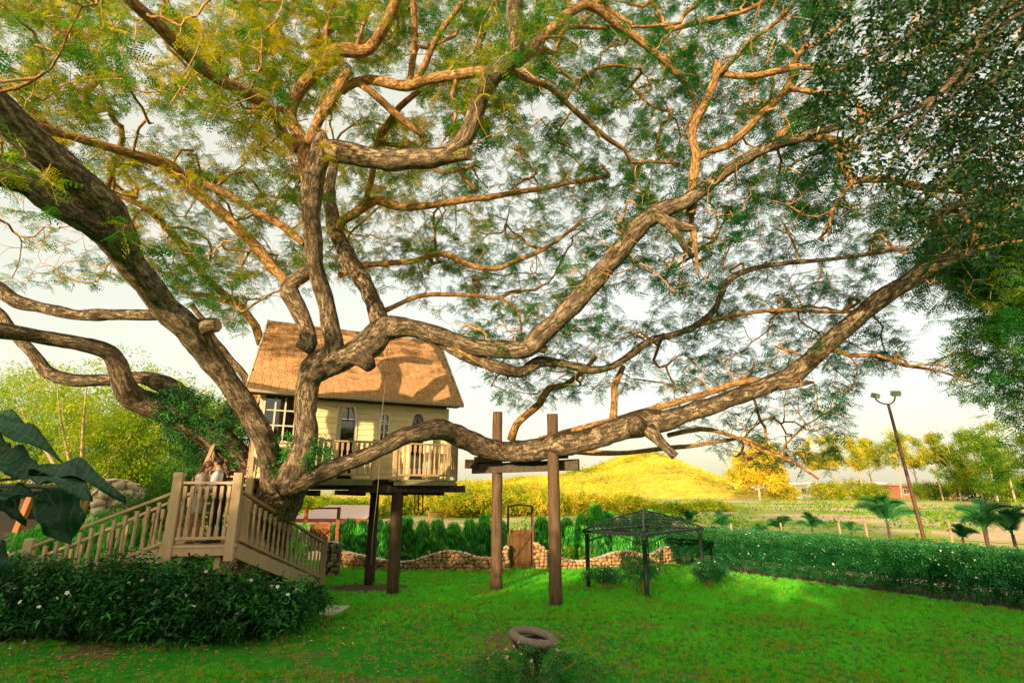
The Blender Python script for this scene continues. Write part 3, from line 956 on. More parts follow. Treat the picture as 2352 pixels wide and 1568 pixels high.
# support posts and beams beneath
def round_post(name, base, top, r0_, r1_, mat, parent, n=14, seed=0.0):
    pts = [Vector(base) + (Vector(top) - Vector(base)) * (k / 8) for k in range(9)]
    return MB().tube(pts, [r0_ + (r1_ - r0_) * k / 8 for k in range(9)], n, True, .05, seed).build(name, mat, parent)
pa = PG(848, 1342); pb = PG(901, 1366)
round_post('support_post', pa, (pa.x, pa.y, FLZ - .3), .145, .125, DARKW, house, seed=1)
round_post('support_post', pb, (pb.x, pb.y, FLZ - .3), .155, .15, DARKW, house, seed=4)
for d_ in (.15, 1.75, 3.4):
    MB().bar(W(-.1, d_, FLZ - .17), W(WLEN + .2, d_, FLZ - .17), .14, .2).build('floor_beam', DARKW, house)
for s in (.4, 1.5, 2.6, 3.7, 4.7):
    MB().bar(W(s, -.15, FLZ - .35), W(s, WDEP, FLZ - .35), .1, .14).build('floor_joist', DARKW, house)

# turned balusters (shared mesh), rails
def baluster_mesh(h, mat=PAINT, w=.055):
    b = MB()
    q = h * .24
    b.box((0, 0, q * .42), (w, w, q * .84))
    b.box((0, 0, h - q * .5), (w, w, q))
    b.lathe((0, 0, 0), [(q * .84, w * .30), (q * .9, w * .52), (q * .97, w * .30), (q * 1.15, w * .44), (h * .5, w * .50), (h - q * 1.35, w * .34), (h - q * 1.18, w * .30), (h - q * 1.1, w * .52), (h - q * 1.02, w * .34)], 8)
    return b.mesh('baluster', mat)
def railing(parent, a, b, h, bal_h, n, slope_mesh, rail_w=.075, rail_h=.05, low=.1, top_wide=.1):
    """a,b: floor points under the rail; parallel to slope"""
    a, b = Vector(a), Vector(b)
    MB().bar(a + UP * h, b + UP * h, top_wide, rail_h).build('handrail', PAINT, parent, bevel=.008)
    MB().bar(a + UP * low, b + UP * low, rail_w, .055).build('bottom_rail', PAINT, parent, bevel=.006)
    d = b - a
    ang = math.atan2(d.y, d.x)
    for k in range(n):
        t = (k + .5) / n
        p = a + d * t + UP * (low + .02)
        piece('baluster', slope_mesh, parent, Matrix.Translation(p) @ Matrix.Rotation(ang, 4, 'Z'))
def newel(parent, base, h, w=.15, name='newel_post'):
    b = MB()
    base = Vector(base)
    rot = Matrix.Rotation(R(14), 3, 'Z')
    b.box(base + UP * (h / 2), (w, w, h), rot)
    return b.build(name, PAINT, parent, bevel=.012)

# balconies
bal_bal = baluster_mesh(.74)
def balcony(pts, deck_back):
    """pts: outline of the outer rail (floor points)"""
    poly = [p + UP * 0 for p in pts] + deck_back
    MB().prism([Vector((p.x, p.y, FLZ - .075)) for p in poly], UP * .06).build('balcony_floor', DECKP, house)
    for p, q in zip(pts, pts[1:]):
        MB().bar(Vector((p.x, p.y, FLZ - .12)), Vector((q.x, q.y, FLZ - .12)), .05, .085).build('balcony_joist', DECKP, house)
        o = (Vector((p.x, p.y, 0)) - Vector((q.x, q.y, 0))).length
        a = Vector((p.x, p.y, FLZ)); b = Vector((q.x, q.y, FLZ))
        n = max(2, int(o / .135))
        d = (b - a).normalized() * .05
        railing(house, a + d, b - d, .88, .74, n, bal_bal, .06, .045, .09, .085)
    for p in pts:
        MB().box(Vector((p.x, p.y, FLZ + .45)), (.1, .1, 1.0), Matrix.Rotation(TH, 3, 'Z')).build('railing_post', PAINT, house, bevel=.008)
def sd_(px, dep):   # along-wall coordinate at a given distance in front of the wall
    d0 = P(px, 1060, 10) - Vector((0, 0, CAM_H))
    t = ((WO - NI * dep)).dot(NI) / d0.dot(NI)
    return (d0 * t - WO).dot(U)
def BP(px, dep): return WO + U * sd_(px, dep) - NI * dep
bp = .62
p1, p2 = BP(733, bp), BP(858, bp)
balcony([p1, p2], [p2 + NI * (bp - .05), p1 + NI * (bp - .05)])
p3, p4, = BP(907, bp), BP(1030, bp)
p5 = p4 + U * .5 + NI * .75
balcony([p3, p4, p5], [W(WLEN + .1, .3, 0), W(WLEN, -.05, 0), p3 + NI * (bp - .05)])
MB().bar(p5 + UP * (FLZ - .2), p5 + NI * 1.5 + UP * (FLZ - .2), .12, .2).build('floor_beam', DARKW, house)
MB().bar(W(2.2, -.3, FLZ - .25), W(WLEN + .45, -.3, FLZ - .25), .14, .18).build('floor_beam', DARKW, house)
# porch slab at the left end, pointed entry screen
PZ = 2.9
pf = [W(-1.25, 1.0, PZ), W(-.05, .75, PZ), W(-.05, 3.0, PZ), W(-1.25, 3.0, PZ)]
MB().prism(pf, UP * .06).build('porch_floor', DARKW, house)
MB().prism([W(-.02, .9, FLZ), W(-.02, WDEP, FLZ), W(-.02, WDEP, 4.6), W(-.02, .9, 4.6)], U * .03).build('entry_wall', DARKW, house)
# porch back lattice with an arched opening through which the sky shows
lat = MB()
for k in range(7):
    lat.bar(W(-1.2 + k * .19, 3.0, PZ), W(-1.2 + k * .19, 3.0, PZ + 1.0), .03, .03)
lat.bar(W(-1.25, 3.0, PZ + 1.0), W(-.05, 3.0, PZ + 1.0), .06, .05)
lat.bar(W(-1.25, 3.0, PZ + .5), W(-.05, 3.0, PZ + .5), .05, .04)
lat.build('porch_railing', DARKW, house)

# ================================================================== STAIRCASE
LZ = 1.48
st = empty('wooden_staircase', (-6.2, 12, 0), "tan painted wooden staircase with turned balusters and a landing before the treehouse", "staircase")
A = Vector((P(393, 1240, 11.2).x, 11.15, 0)); B = Vector((P(527, 1245, 11.3).x, 11.35, 0))
Wd = Vector((-.25, .97, 0)).normalized()
C_ = B + Wd * 1.2; D_ = A + Wd * 1.2
nh = 1.36
for p in (A, B):
    newel(st, p + UP * (LZ - .3), nh + .3, .17)
for p in (C_, D_):
    newel(st, p + UP * (LZ - .1), 1.28 + .1, .15)
bm = baluster_mesh(.96, PAINT, .062)
ab = (B - A).normalized()
railing(st, A + ab * .08 + UP * LZ, B - ab * .08 + UP * LZ, 1.16, .96, 7, bm, .075, .055, .12, .08)
# landing boards
nb = 6
for k in range(nb):
    t0, t1 = k / nb, (k + 1) / nb
    o = Wd * 1.25
    q = [A + o * t0 - ab * .12, B + o * t0 + ab * .12, B + o * (t1 - .012) + ab * .12, A + o * (t1 - .012) - ab * .12]
    MB().prism([x - Wd * .06 + UP * (LZ - .045) for x in q], UP * .045).build('landing_board', PAINT, st)
MB().bar(A - ab * .1 + UP * (LZ - .12) - Wd * .02, B + ab * .1 + UP * (LZ - .12) - Wd * .02, .05, .15).build('landing_joist', PAINT, st)
for p, q in ((A, D_), (B, C_)):
    MB().bar(p + UP * (LZ - .12), q + UP * (LZ - .12), .05, .15).build('landing_joist', PAINT, st)
for p in (A + ab * .2, B - ab * .2, C_, D_):
    MB().box(Vector((p.x, p.y, (LZ - .2) / 2)) + Wd * .1, (.11, .11, LZ - .2)).build('landing_leg', PAINT, st)
def flight(a0, a1, b0, b1, nst, nbal, rail_h=1.0, balh=.80, end_newel=(0, 1), sides=(0, 1), low=.1, nlow=0.0):
    """a0->a1 one side, b0->b1 other side, top to bottom"""
    mesh = baluster_mesh(balh, PAINT, .058)
    for i, (p, q) in enumerate(((a0, a1), (b0, b1))):
        if i in sides:
            railing(st, p, q, rail_h, balh, nbal, mesh, .07, .055, low, .085)
            if i in end_newel: newel(st, q - UP * nlow, 1.16 + nlow, .15)
        MB().bar(p - UP * .12, q - UP * .12, .05, .26).build('stringer', PAINT, st)
    for k in range(nst):
        t = (k + .5) / nst
        p = a0 + (a1 - a0) * t; q = b0 + (b1 - b0) * t
        run = ((a1 - a0) / nst); run.z = 0
        c = (p + q) / 2
        z = p.z + (a0.z - a1.z) / nst * .0
        w = run.length * 1.1
        dirp = (q - p).normalized()
        MB().prism([p - run * .55 + dirp * .03 + UP * 0, p + run * .55 + dirp * .03, q + run * .55 - dirp * .03, q - run * .55 - dirp * .03], UP * .04).build('tread', PAINT, st)
# right flight: B/C side down to the ground at the right
E1 = PG(737, 1347); 
RB = Vector((E1.x, E1.y, 0))
dirR = (RB - B); dirR.z = 0; perpR = Vector((-dirR.y, dirR.x, 0)).normalized()
wR = 1.1
flight(B + UP * LZ + Vector((.05, .1, 0)), RB + UP * .12, C_ + UP * LZ, RB + perpR * wR + UP * .12, 9, 19, .99, .79, (0, 1), nlow=.12)
# left flight: A/D side down towards the left and the camera
LB = Vector((P(58, 1300, 11.0).x, 11.0, 0)); LBz = P(58, 1236, 11.0).z - 1.16
dl = (LB + UP * LBz) - (A + UP * LZ)
bk = Vector((.05, 1.15, 0))
flight(A + UP * LZ, A + UP * LZ + dl, D_ + UP * LZ, LB + bk + UP * LBz, 7, 13, .99, .79, (0,))
l2 = A + UP * LZ + dl
e2 = l2 + dl * (LBz / (LZ - LBz)) * .92
flight(l2, e2, l2 + bk, e2 + bk, 4, 5, .99, .79, (0,))
# upper flight to the porch
top_l = Vector((P(503, 1000, 14.2).x, 14.2, PZ)); top_r = Vector((P(590, 1000, 14.2).x + .02, 14.0, PZ))
flight(D_ + UP * LZ, top_l, C_ + UP * LZ, top_r, 7, 9, 1.05, .84, ())
for p in (top_l, top_r): newel(st, p - UP * .2, 1.3, .13)
# low board closing the landing's back right
MB().prism([C_ + UP * (LZ + .0), C_ + UP * (LZ + 1.0), C_ - Vector((.38, .02, 0)) + UP * (LZ + 1.0), C_ - Vector((.38, .02, 0)) + UP * LZ], Wd * .04).build('side_panel', PAINT, st)

# step slab and stone pier at the foot of the stairs
sl = PG(752, 1407)
q = MB(); q.box(sl + UP * .03, (.62, .95, .07), Matrix.Rotation(R(-4), 3, 'Z'))
tag(q.build('step_slab', CONC, None, (sl.x, sl.y, 0), bevel=.01), "flat pale concrete slab lying in the grass at the foot of the stairs", "slab")
# ================================================================== THE BIG TREE
# limbs are chains of (picture x, picture y, distance, half width in picture units)
LIMBS = {
 'trunk': [(585,1345,15.4,80),(592,1290,15.3,66),(600,1240,15.0,58),(622,1190,14.3,58),(645,1140,13.3,54),(662,1100,12.7,48),(678,1080,12.4,34)],
 'a1': [(640,1110,12.7,38),(624,1050,12.2,28),(606,1005,11.8,27),(589,975,11.6,27),(545,905,11.2,26),(501,845,10.8,27),(462,795,10.4,31),(425,748,10,34),(376,705,9.6,32),(333,642,9.0,32),(288,585,8.5,36),(255,535,8,44),(222,510,7.7,40),(176,494,7.3,34),(105,450,6.9,31),(50,415,6.6,29),(-60,380,6.2,30)],
 'a2': [(280,560,8.3,38),(258,505,7.9,41),(235,470,7.5,41),(176,413,7.0,40),(88,336,6.4,40),(0,255,5.9,41),(-90,165,5.4,42)],
 'a3': [(430,765,10.2,28),(465,752,10.2,24),(485,748,10.1,20),(501,746,10.1,18)],
 'a4': [(400,712,9.8,20),(345,722,9.9,14),(250,722,10,14),(150,718,10.2,14),(70,700,10.4,15),(20,680,10.5,17),(-60,630,10.7,20)],
 'b1': [(590,1150,14.6,48),(545,1060,14.3,38),(490,1005,14.0,34),(430,965,13.8,32),(370,935,13.4,32),(310,915,13,32),(285,885,12.6,26),(268,835,12.3,22),(240,803,12,20),(180,787,11.6,17),(100,775,11.2,18),(40,765,10.8,18),(-60,748,10.3,20)],
 'b2': [(430,955,13.9,28),(405,905,13.8,26),(370,880,13.6,21),(320,868,13.4,16),(240,872,13.2,15),(160,870,13,16),(112,855,12.9,16),(70,805,12.7,12),(30,765,12.6,12),(0,720,12.5,11),(-50,690,12.4,10)],
 'b3': [(548,1060,14.4,28),(518,1000,15,22),(528,950,15.4,19),(545,900,15.6,15),(566,874,15,9),(527,821,14.6,9),(492,782,14.2,9),(470,740,14,7),(440,700,14,6)],
 'c1': [(668,1105,12.5,44),(690,1060,12.1,36),(702,1000,12,29),(703,940,12,27),(708,880,12,30),(722,850,11.9,36),(752,828,11.8,34),(775,800,11.8,26)],
 'c2': [(758,838,11.8,32),(768,790,11.7,23),(755,730,11.5,22),(738,660,11.2,20),(722,590,10.8,20),(715,520,10.4,22),(715,450,10.1,25),(728,390,9.9,26),(738,335,9.8,22),(736,305,9.8,10)],
 'c3': [(725,350,9.8,20),(750,345,9.8,26),(790,352,9.7,26),(850,362,9.6,25),(900,368,9.5,26),(960,362,9.4,26),(1020,357,9.3,24),(1055,357,9.3,19),(1079,358,9.2,16)],
 'c4': [(1030,352,9.3,22),(1058,328,9.2,21),(1085,280,9.0,21),(1105,220,8.7,22),(1135,170,8.4,24),(1175,130,8.2,25),(1187,80,8,22),(1182,30,7.8,21),(1180,-70,7.4,20)],
 'c5': [(1175,140,8.2,14),(1225,105,8.4,13),(1270,65,8.7,12),(1305,30,9,11),(1347,12,9.3,10),(1375,22,9.4,10),(1415,55,9.6,10),(1459,84,9.8,10),(1515,130,10,9),(1562,176,10.3,8),(1590,215,10.5,6),(1597,240,10.7,5),(1580,285,10.9,3)],
 'c6': [(1160,153,8.5,9),(1210,180,9.2,8),(1262,200,9.8,8),(1300,235,10.2,7),(1350,281,10.7,7),(1403,323,11.2,6),(1435,345,11.5,5),(1449,372,11.7,4),(1500,372,12,4),(1561,375,12.4,3)],
 'c7': [(1120,165,8.8,14),(1051,170,9.2,13),(981,184,9.7,12),(932,198,10,13),(883,188,10.3,12),(823,185,10.6,12),(785,210,10.6,11)],
 'c8': [(712,440,10.4,20),(700,360,10.4,17),(690,315,10.4,15),(668,275,10.4,16),(672,240,10.3,15),(700,190,10.2,15),(735,152,10,16),(781,118,9.8,17),(838,118,9.8,15),(865,95,9.7,14),(888,53,9.4,14),(911,-10,9.0,13)],
 'c9': [(690,345,10.4,12),(650,310,10,13),(619,246,9.5,13),(563,211,8.9,14),(492,176,8.3,15),(440,134,7.8,15),(387,81,7.3,16),(352,46,7,15),(299,0,6.6,15),(230,-70,6.2,15)],
 'c10': [(705,330,10.2,13),(735,274,10,13),(765,228,9.9,14),(788,190,9.8,13),(800,165,9.8,10)],
 'c11': [(661,670,12.4,13),(650,640,12.6,13),(626,617,12.7,13),(580,557,12.6,13),(527,505,12.4,13),(480,465,12.2,14),(430,420,11.9,15),(387,380,11.5,15),(316,359,11,12),(246,338,10.5,11),(176,316,10,10),(105,295,9.5,9),(20,260,9,7)],
 'c11b': [(700,560,12.2,8),(640,515,12.4,10),(598,492,12.4,9),(545,460,12.3,8),(470,420,12,8)],
 'c12': [(696,806,11.9,24),(708,785,11.9,23),(704,760,11.9,20),(696,733,11.9,21),(680,700,11.9,22),(665,668,12,22),(672,650,12,18),(695,632,12,18),(722,610,11.7,16)],
 'c13': [(880,765,12.2,26),(869,723,12.5,22),(848,670,12.9,20),(805,600,13.4,20),(770,529,13.8,18),(757,459,14,15),(762,400,14.2,12),(775,350,14.4,9)],
 'r1': [(748,838,11.8,34),(800,818,11.8,30),(845,790,11.8,38),(880,758,11.9,34),(930,752,11.9,24),(1000,768,11.9,22),(1060,787,11.9,20),(1120,800,11.8,22),(1200,800,11.6,23),(1237,775,11.5,26),(1290,725,11.2,24),(1350,660,10.9,25),(1410,590,10.6,24),(1460,530,10.3,24),(1510,487,10.1,23),(1580,460,9.9,18),(1640,415,9.7,16),(1700,375,9.5,14),(1760,340,9.3,13),(1840,315,9.1,12),(1895,300,9,9),(1938,290,8.9,4)],
 'r1k': [(820,812,11.7,30),(840,832,11.7,22),(852,848,11.7,14)],
 'r1m': [(1225,790,11.6,18),(1245,800,11.6,14),(1256,806,11.6,10)],
 'r1s': [(1720,365,9.5,10),(1765,335,9.4,10),(1800,305,9.3,10),(1815,285,9.2,7)],
 'r2': [(990,775,12,10),(1060,812,12,15),(1120,836,12,15),(1180,856,12,15),(1208,852,12,15),(1240,832,12.1,14),(1290,836,12.3,10),(1350,848,12.6,10),(1410,840,13,9),(1450,812,13.2,9),(1500,780,13.5,9),(1560,765,13.8,8),(1600,747,14,8),(1641,712,14.2,8),(1655,680,14.2,8),(1666,649,14.2,8),(1708,624,14.2,7),(1764,610,14.2,6),(1841,600,14,6),(1929,594,13.8,5),(2017,579,13.5,5),(2088,572,13.2,4)],
 'r2s': [(1030,790,11.9,5),(1070,815,11.8,4),(1110,842,11.8,2)],
 'r3': [(665,1110,12.6,34),(700,1100,12.2,28),(735,1088,12.1,23),(790,1065,12.1,20),(850,1040,12.2,20),(900,1015,12.4,21),(950,995,12.7,22),(1000,985,13.1,25),(1050,1000,13.8,26),(1110,1025,14.4,26),(1160,1037,14.6,25),(1220,1033,13.9,27),(1300,1018,13.2,28),(1380,1000,12.9,28),(1440,980,12.7,30),(1485,970,12.6,34),(1540,962,12.4,26),(1600,940,12.2,24),(1680,915,12,22),(1760,885,11.8,22),(1820,858,11.6,24),(1880,810,11.4,23),(1950,750,11.2,22),(2020,690,11,24),(2080,648,10.8,22),(2140,610,10.5,21),(2195,592,10.3,16),(2235,575,10.2,11)],
 'r3a': [(1490,985,12.4,20),(1520,1015,12.2,13),(1550,1047,12.1,12)],
 'r3b': [(1790,885,11.6,13),(1840,880,11.5,9),(1870,878,11.4,3)],
 'r3k': [(1465,985,12.5,26),(1463,970,12.1,19),(1462,966,11.95,10)],
 'r3c': [(2200,592,10.3,17),(2185,565,10.2,15),(2160,535,10.1,13),(2150,510,10,13),(2175,480,9.9,11),(2240,462,9.8,7),(2300,450,9.7,6),(2400,435,9.6,6)],
 'r3d': [(2235,575,10.2,9),(2240,530,10.1,7),(2215,495,10,6),(2190,480,10,5)],
 'r3e': [(2235,575,10.2,7),(2300,560,10,5),(2400,540,9.8,4)],
 'r4': [(1408,975,13.0,11),(1410,930,13.1,9),(1414,880,13.3,8),(1432,842,13.5,6)],
 'r5': [(1175,1010,14.4,11),(1187,975,14.2,10),(1210,950,14,9),(1241,925,13.8,9),(1262,893,13.7,9),(1298,884,13.6,7),(1340,850,13.5,6),(1370,820,13.5,4)],
 'r6': [(1240,1010,14.6,8),(1330,985,14.2,8),(1420,962,13.8,8),(1525,932,13.2,8),(1613,905,12.7,8),(1694,880,12.3,8),(1745,872,12,7)],
 'r6b': [(1535,1000,12.8,6),(1610,985,13,6),(1680,1000,13.1,5),(1750,1035,13,5),(1820,1060,12.8,4),(1880,1100,12.6,3)],
 'r6c': [(1250,1035,14.6,6),(1340,1038,14.8,7),(1420,1040,14.4,6),(1520,1030,14,6),(1600,1022,13.6,5),(1700,1005,13.4,4)],
 'r6d': [(1900,795,11.4,7),(1950,815,11.3,6),(2010,815,11.2,5),(2080,840,11,4),(2150,850,10.9,3),(2240,880,10.7,2)],
 'r8': [(1570,760,14,5),(1641,737,14,5),(1736,716,13.8,5),(1824,712,13.5,5),(1900,716,13,4),(1960,714,12.6,4)],
 'r9': [(1585,492,10.1,12),(1595,404,10,12),(1600,350,9.9,11),(1587,310,9.9,11),(1600,270,9.8,11),(1620,240,9.7,10),(1641,190,9.5,10),(1650,145,9.4,9)],
 'r9b': [(1645,175,9.5,7),(1690,130,9.2,6),(1718,98,9,6),(1760,68,8.7,5),(1789,46,8.5,5),(1834,-5,8.1,5)],
 'r9c': [(1655,168,9.5,9),(1700,174,9.4,8),(1740,172,9.3,8),(1800,160,9.1,8),(1841,154,9,8),(1890,155,8.8,7),(1930,163,8.6,7),(1960,140,8.5,5),(2000,120,8.3,5),(2088,81,7.9,4)],
 'r10': [(1592,370,10.1,9),(1625,350,10.2,9),(1666,338,10.3,9),(1701,309,10.3,9),(1754,257,10.2,8),(1806,200,10.1,8),(1831,127,10,6),(1894,88,9.8,5),(1947,42,9.5,4)],
 'r10b': [(1806,200,10.1,6),(1859,211,10,6),(1926,218,9.8,5),(1960,220,9.7,4)],
 'r11': [(1860,313,9.1,11),(1900,318,9,9),(1945,330,8.9,8),(1980,341,8.8,5)],
 'r11b': [(1920,325,9,9),(1935,360,9,10),(1947,395,9,11),(1957,415,9,10),(1990,412,9,9),(2035,411,8.9,9),(2080,420,8.8,9),(2123,430,8.7,9),(2211,440,8.5,9),(2280,437,8.4,9),(2400,430,8.2,9)],
 'r12': [(1957,415,9,7),(1930,455,8.9,5),(1912,485,8.9,5),(1903,541,8.9,3)],
 'r13': [(1525,72,9.2,6),(1630,46,8.9,6),(1700,30,8.7,5),(1753,5,8.5,4)],
 'rs': [(1500,490,10.1,14),(1530,508,10,14),(1570,520,10,12),(1603,527,10,7)],
 'rt': [(1592,522,10,7),(1598,570,10,5),(1603,632,10,3)],
 'ru': [(1535,515,10,12),(1560,545,10,10),(1580,580,10,7)],
 'c5b': [(1190,150,8.3,8),(1217,128,8.6,8),(1255,116,8.9,7),(1280,125,9.1,6),(1283,88,9.2,5),(1305,65,9.4,5),(1389,63,9.7,5),(1480,62,10,4),(1562,53,10.3,4)],
 'm1': [(598,790,14.6,10),(585,750,14.6,10),(552,705,14.5,10),(492,656,14.3,9),(457,617,14.1,9),(404,547,13.7,9),(352,491,13.3,8),(299,459,13,7),(200,420,12.5,5)],
 'm2': [(548,702,14.5,6),(475,680,14.3,6),(422,670,14.2,5),(400,630,14,4)],
 'm3': [(780,632,13.5,8),(830,612,13.4,7),(880,605,13.4,7),(946,600,13.4,7),(1000,583,13.4,7),(1040,590,13.4,8),(1072,607,13.4,7),(1139,617,13.4,6),(1210,589,13.3,6),(1262,564,13.2,5),(1333,512,13,4)],
 'm4': [(885,712,13,7),(930,692,13.2,6),(981,677,13.4,6),(1069,677,13.6,5),(1150,685,13.7,5),(1175,670,13.7,4)],
 'm5': [(775,545,13.8,12),(784,510,13.6,11),(819,485,13.4,12),(862,461,13.2,12),(905,470,13,11),(953,475,12.9,9),(1051,461,12.8,9),(1139,450,12.7,8),(1210,439,12.6,7),(1298,422,12.5,6),(1403,404,12.3,5)],
 'm6': [(940,195,10.6,8),(953,98,10.1,8),(949,0,9.6,8),(946,-60,9.3,8)],
 'm7': [(950,190,10.4,8),(975,150,10.2,8),(1002,88,9.8,7),(1035,45,9.5,6),(1062,7,9.2,6)],
 'm8': [(815,188,10.6,9),(845,205,10.5,9),(875,230,10.8,9),(904,257,11,9),(946,292,11.2,8),(974,313,11.3,6)],
 'm9': [(970,205,10.8,6),(918,246,11.2,8),(895,280,11.5,8),(868,328,12,9),(855,400,12.6,8),(840,460,13.1,8)],
 'm10': [(868,330,12,5),(940,340,12.2,5),(1010,395,12.4,4),(1090,380,12.4,4)],
 'm11': [(1290,240,10.2,5),(1335,180,10.3,4),(1400,150,10.4,4),(1470,160,10.5,3)],
 'm12': [(1098,440,12.7,6),(1060,400,12.4,5),(1050,370,12.2,4)],
 'm13': [(816,120,9.8,6),(835,60,9.5,4),(848,0,9.2,4),(850,-40,9,4)],
}
MAIN_PARTS = {'a1','a2','a3','a4','b1','b2','b3','c1','c2','c3','c4','r1','r1k','r1m','r2','r3','r3a','r3b','r3k','r3c','rs','c12','c13','ru'}
TR_BASE = P(585, 1345, 15.4); TR_BASE.z = 0
tree = empty('spreading_rain_tree', TR_BASE, "huge spreading rain tree with thick grey limbs and feathery golden-green leaves over the treehouse", "tree")

nodes, par, rad, tanv = [], [], [], []          # skeleton
def catmull(pts, step):
    P_ = [pts[0]] + pts + [pts[-1]]
    outp = []
    for i in range(1, len(P_) - 2):
        p0, p1, p2, p3 = (np.array(q) for q in P_[i - 1:i + 3])
        n = max(1, int(np.linalg.norm(p2[:3] - p1[:3]) / step))
        for k in range(n):
            t = k / n
            outp.append(.5 * ((2 * p1) + (p2 - p0) * t + (2 * p0 - 5 * p1 + 4 * p2 - p3) * t * t + (3 * p1 - p0 - 3 * p2 + p3) * t ** 3))
    outp.append(np.array(P_[-2]))
    return outp
limb_first = {}
for key, ch in LIMBS.items():
    raw = []
    for (px, py, d, r) in ch:
        p = P(px, py, d); raw.append((p.x, p.y, p.z, RP(r, py, d) * (.86 if key == 'r3' and px > 1520 else .93)))
    fat = max(q[3] for q in raw)
    pts = catmull(raw, .10 if fat > .12 else .2)
    # flare at the foot
    if key == 'trunk':
        pts = [np.array((*q[:3], q[3] * (1 + .55 * max(0, 1 - q[2] / 1.1) ** 2))) for q in pts]
        pts[0][2] = -.1
    # bends and swellings of their own
    sd0 = hash(key) % 97 if False else sum(map(ord, key)) % 97
    for i, q in enumerate(pts):
        w = noise.noise_vector(Vector(q[:3]) * 1.7 + Vector((sd0, 0, 0))) * min(.035, q[3] * .35)
        if key not in ('c12',): q[:3] += np.array(w)
        q[3] *= 1 + .13 * noise.noise(Vector((i * .22, sd0, 0)))
    ns = 18 if fat > .15 else (12 if fat > .07 else 8)
    b = MB()
    b.tube([Vector(q[:3]) for q in pts], [q[3] for q in pts], ns, True, .13 if fat > .1 else .08, sd0, want_uv=True)
    stump = key in ('a3', 'c3', 'r3a', 'r1k', 'r1m', 'rs', 'c12')
    nm = 'trunk' if key == 'trunk' else 'limb'
    o = b.build(nm, BARK_MAIN if key in MAIN_PARTS or key == 'trunk' else BARK_LIMB, tree)
    if key in ('a3', 'c3', 'r3a'):
        q = pts[-1]; q2 = pts[-3]
        t = Vector(q[:3]) - Vector(q2[:3]); t.normalize()
        MB().tube([Vector(q[:3]) - t * .01, Vector(q[:3]) + t * .012], [q[3] * .86, q[3] * .82], 14, True, .06).build('cut_end', CUT, o)
    # skeleton nodes
    prev = -1
    for i, q in enumerate(pts):
        if i % (2 if fat > .12 else 1): continue
        if key == 'trunk' or q[2] < 3.2: continue
        nodes.append(q[:3]); par.append(prev); rad.append(q[3])
        prev = len(nodes) - 1
n_tr = len(nodes)
node_key_d = None

# where the crown shows in the picture: lower limit of the foliage and how thick it is
low_line = [(0, 640), (200, 640), (330, 600), (420, 690), (560, 770), (600, 700), (700, 640), (860, 650), (1050, 740), (1075, 860), (1150, 940), (1230, 930), (1400, 900), (1500, 880), (1560, 960), (1650, 1030), (1750, 1095), (1850, 1120), (1930, 1100), (1960, 900), (2000, 850), (2110, 850), (2180, 860), (2240, 860), (2265, 740), (2300, 600), (2352, 560)]
lx, ly = zip(*low_line)
def density(px, py):
    lim = np.interp(px, lx, ly)
    d = np.where(py < lim, 1.0, 0.0)
    # sky gap right of the big limb's end
    d = np.where((px > 2090) & (py > 690) & (py < 830), 0.15, d)
    d = np.where((px > 1100) & (px < 1160) & (py > 330) & (py < 420), .4, d)
    d = np.where((px < 330) & (py > 560), .45, d)
    d = np.where((px < 260) & (py > 430) & (py < 560), .25, d)
    d = np.where((px > 560) & (px < 1060) & (py > 640), .25, d)
    d = np.where((px > 1500) & (px < 1900) & (py > 900) , .75, d)
    d = np.where((px > 1930) & (py < 430), .5 * d, d)
    d = np.where((px > 1150), .78 * d, d)
    return d
MAXN = 110000
NP_ = np.zeros((MAXN, 3)); NP_[:n_tr] = np.array(nodes)
PARr = list(par); RAD = list(rad); cnt = n_tr
LEVEL = [0] * n_tr
chains = []                                      # (list of node ids incl. start)
tr_px, tr_py, tr_d = proj(NP_[:n_tr])
def sample_attr(n, sig, lo=-60, hi=2412):
    res = []
    while len(res) < n:
        m = n * 2
        px = rng.uniform(lo, hi, m); py = rng.uniform(-120, 1150, m)
        keep = rng.random(m) < density(px, np.maximum(py, 5))
        nz = np.array([noise.noise(Vector((a * .006, b * .009, 1.5))) + .6 * noise.noise(Vector((a * .019, b * .024, 7.5))) for a, b in zip(px, py)])
        keep &= nz > rng.uniform(-.85, -.05, m)
        px, py = px[keep], py[keep]
        for a, b in zip(px, py):
            k = np.argmin((tr_px - a) ** 2 + (tr_py - b) ** 2)
            d = NP_[k, 1] + abs(rng.normal(0.3, 1.5)) + .15
            if NP_[k, 1] < 8.4: d = rng.uniform(8.4, 12.5)
            if a < 560 and b > 450: d = rng.uniform(11, 16)
            if rng.random() < .05: d = NP_[k, 1] - rng.random() * 1.2
            if d < 4.6: continue
            p = P(a, b, d)
            if p.z < 3.0 or p.z > 17: continue
            # keep leaves off the roof and out of the rooms
            res.append((p.x, p.y, p.z))
    return np.array(res[:n])
def in_house(p):
    q = Vector((p[0], p[1], 0)) - Vector((EL.x, EL.y, 0))
    s, dpt = q.dot(U), q.dot(NI)
    if -.1 < s < EL_LEN + .1 and -.15 < dpt < 2 * KR + .1:
        zr = EAVE_Z + (RZ - EAVE_Z) * (1 - abs(dpt - KR) / KR)
        return p[2] < zr + .25
    return False
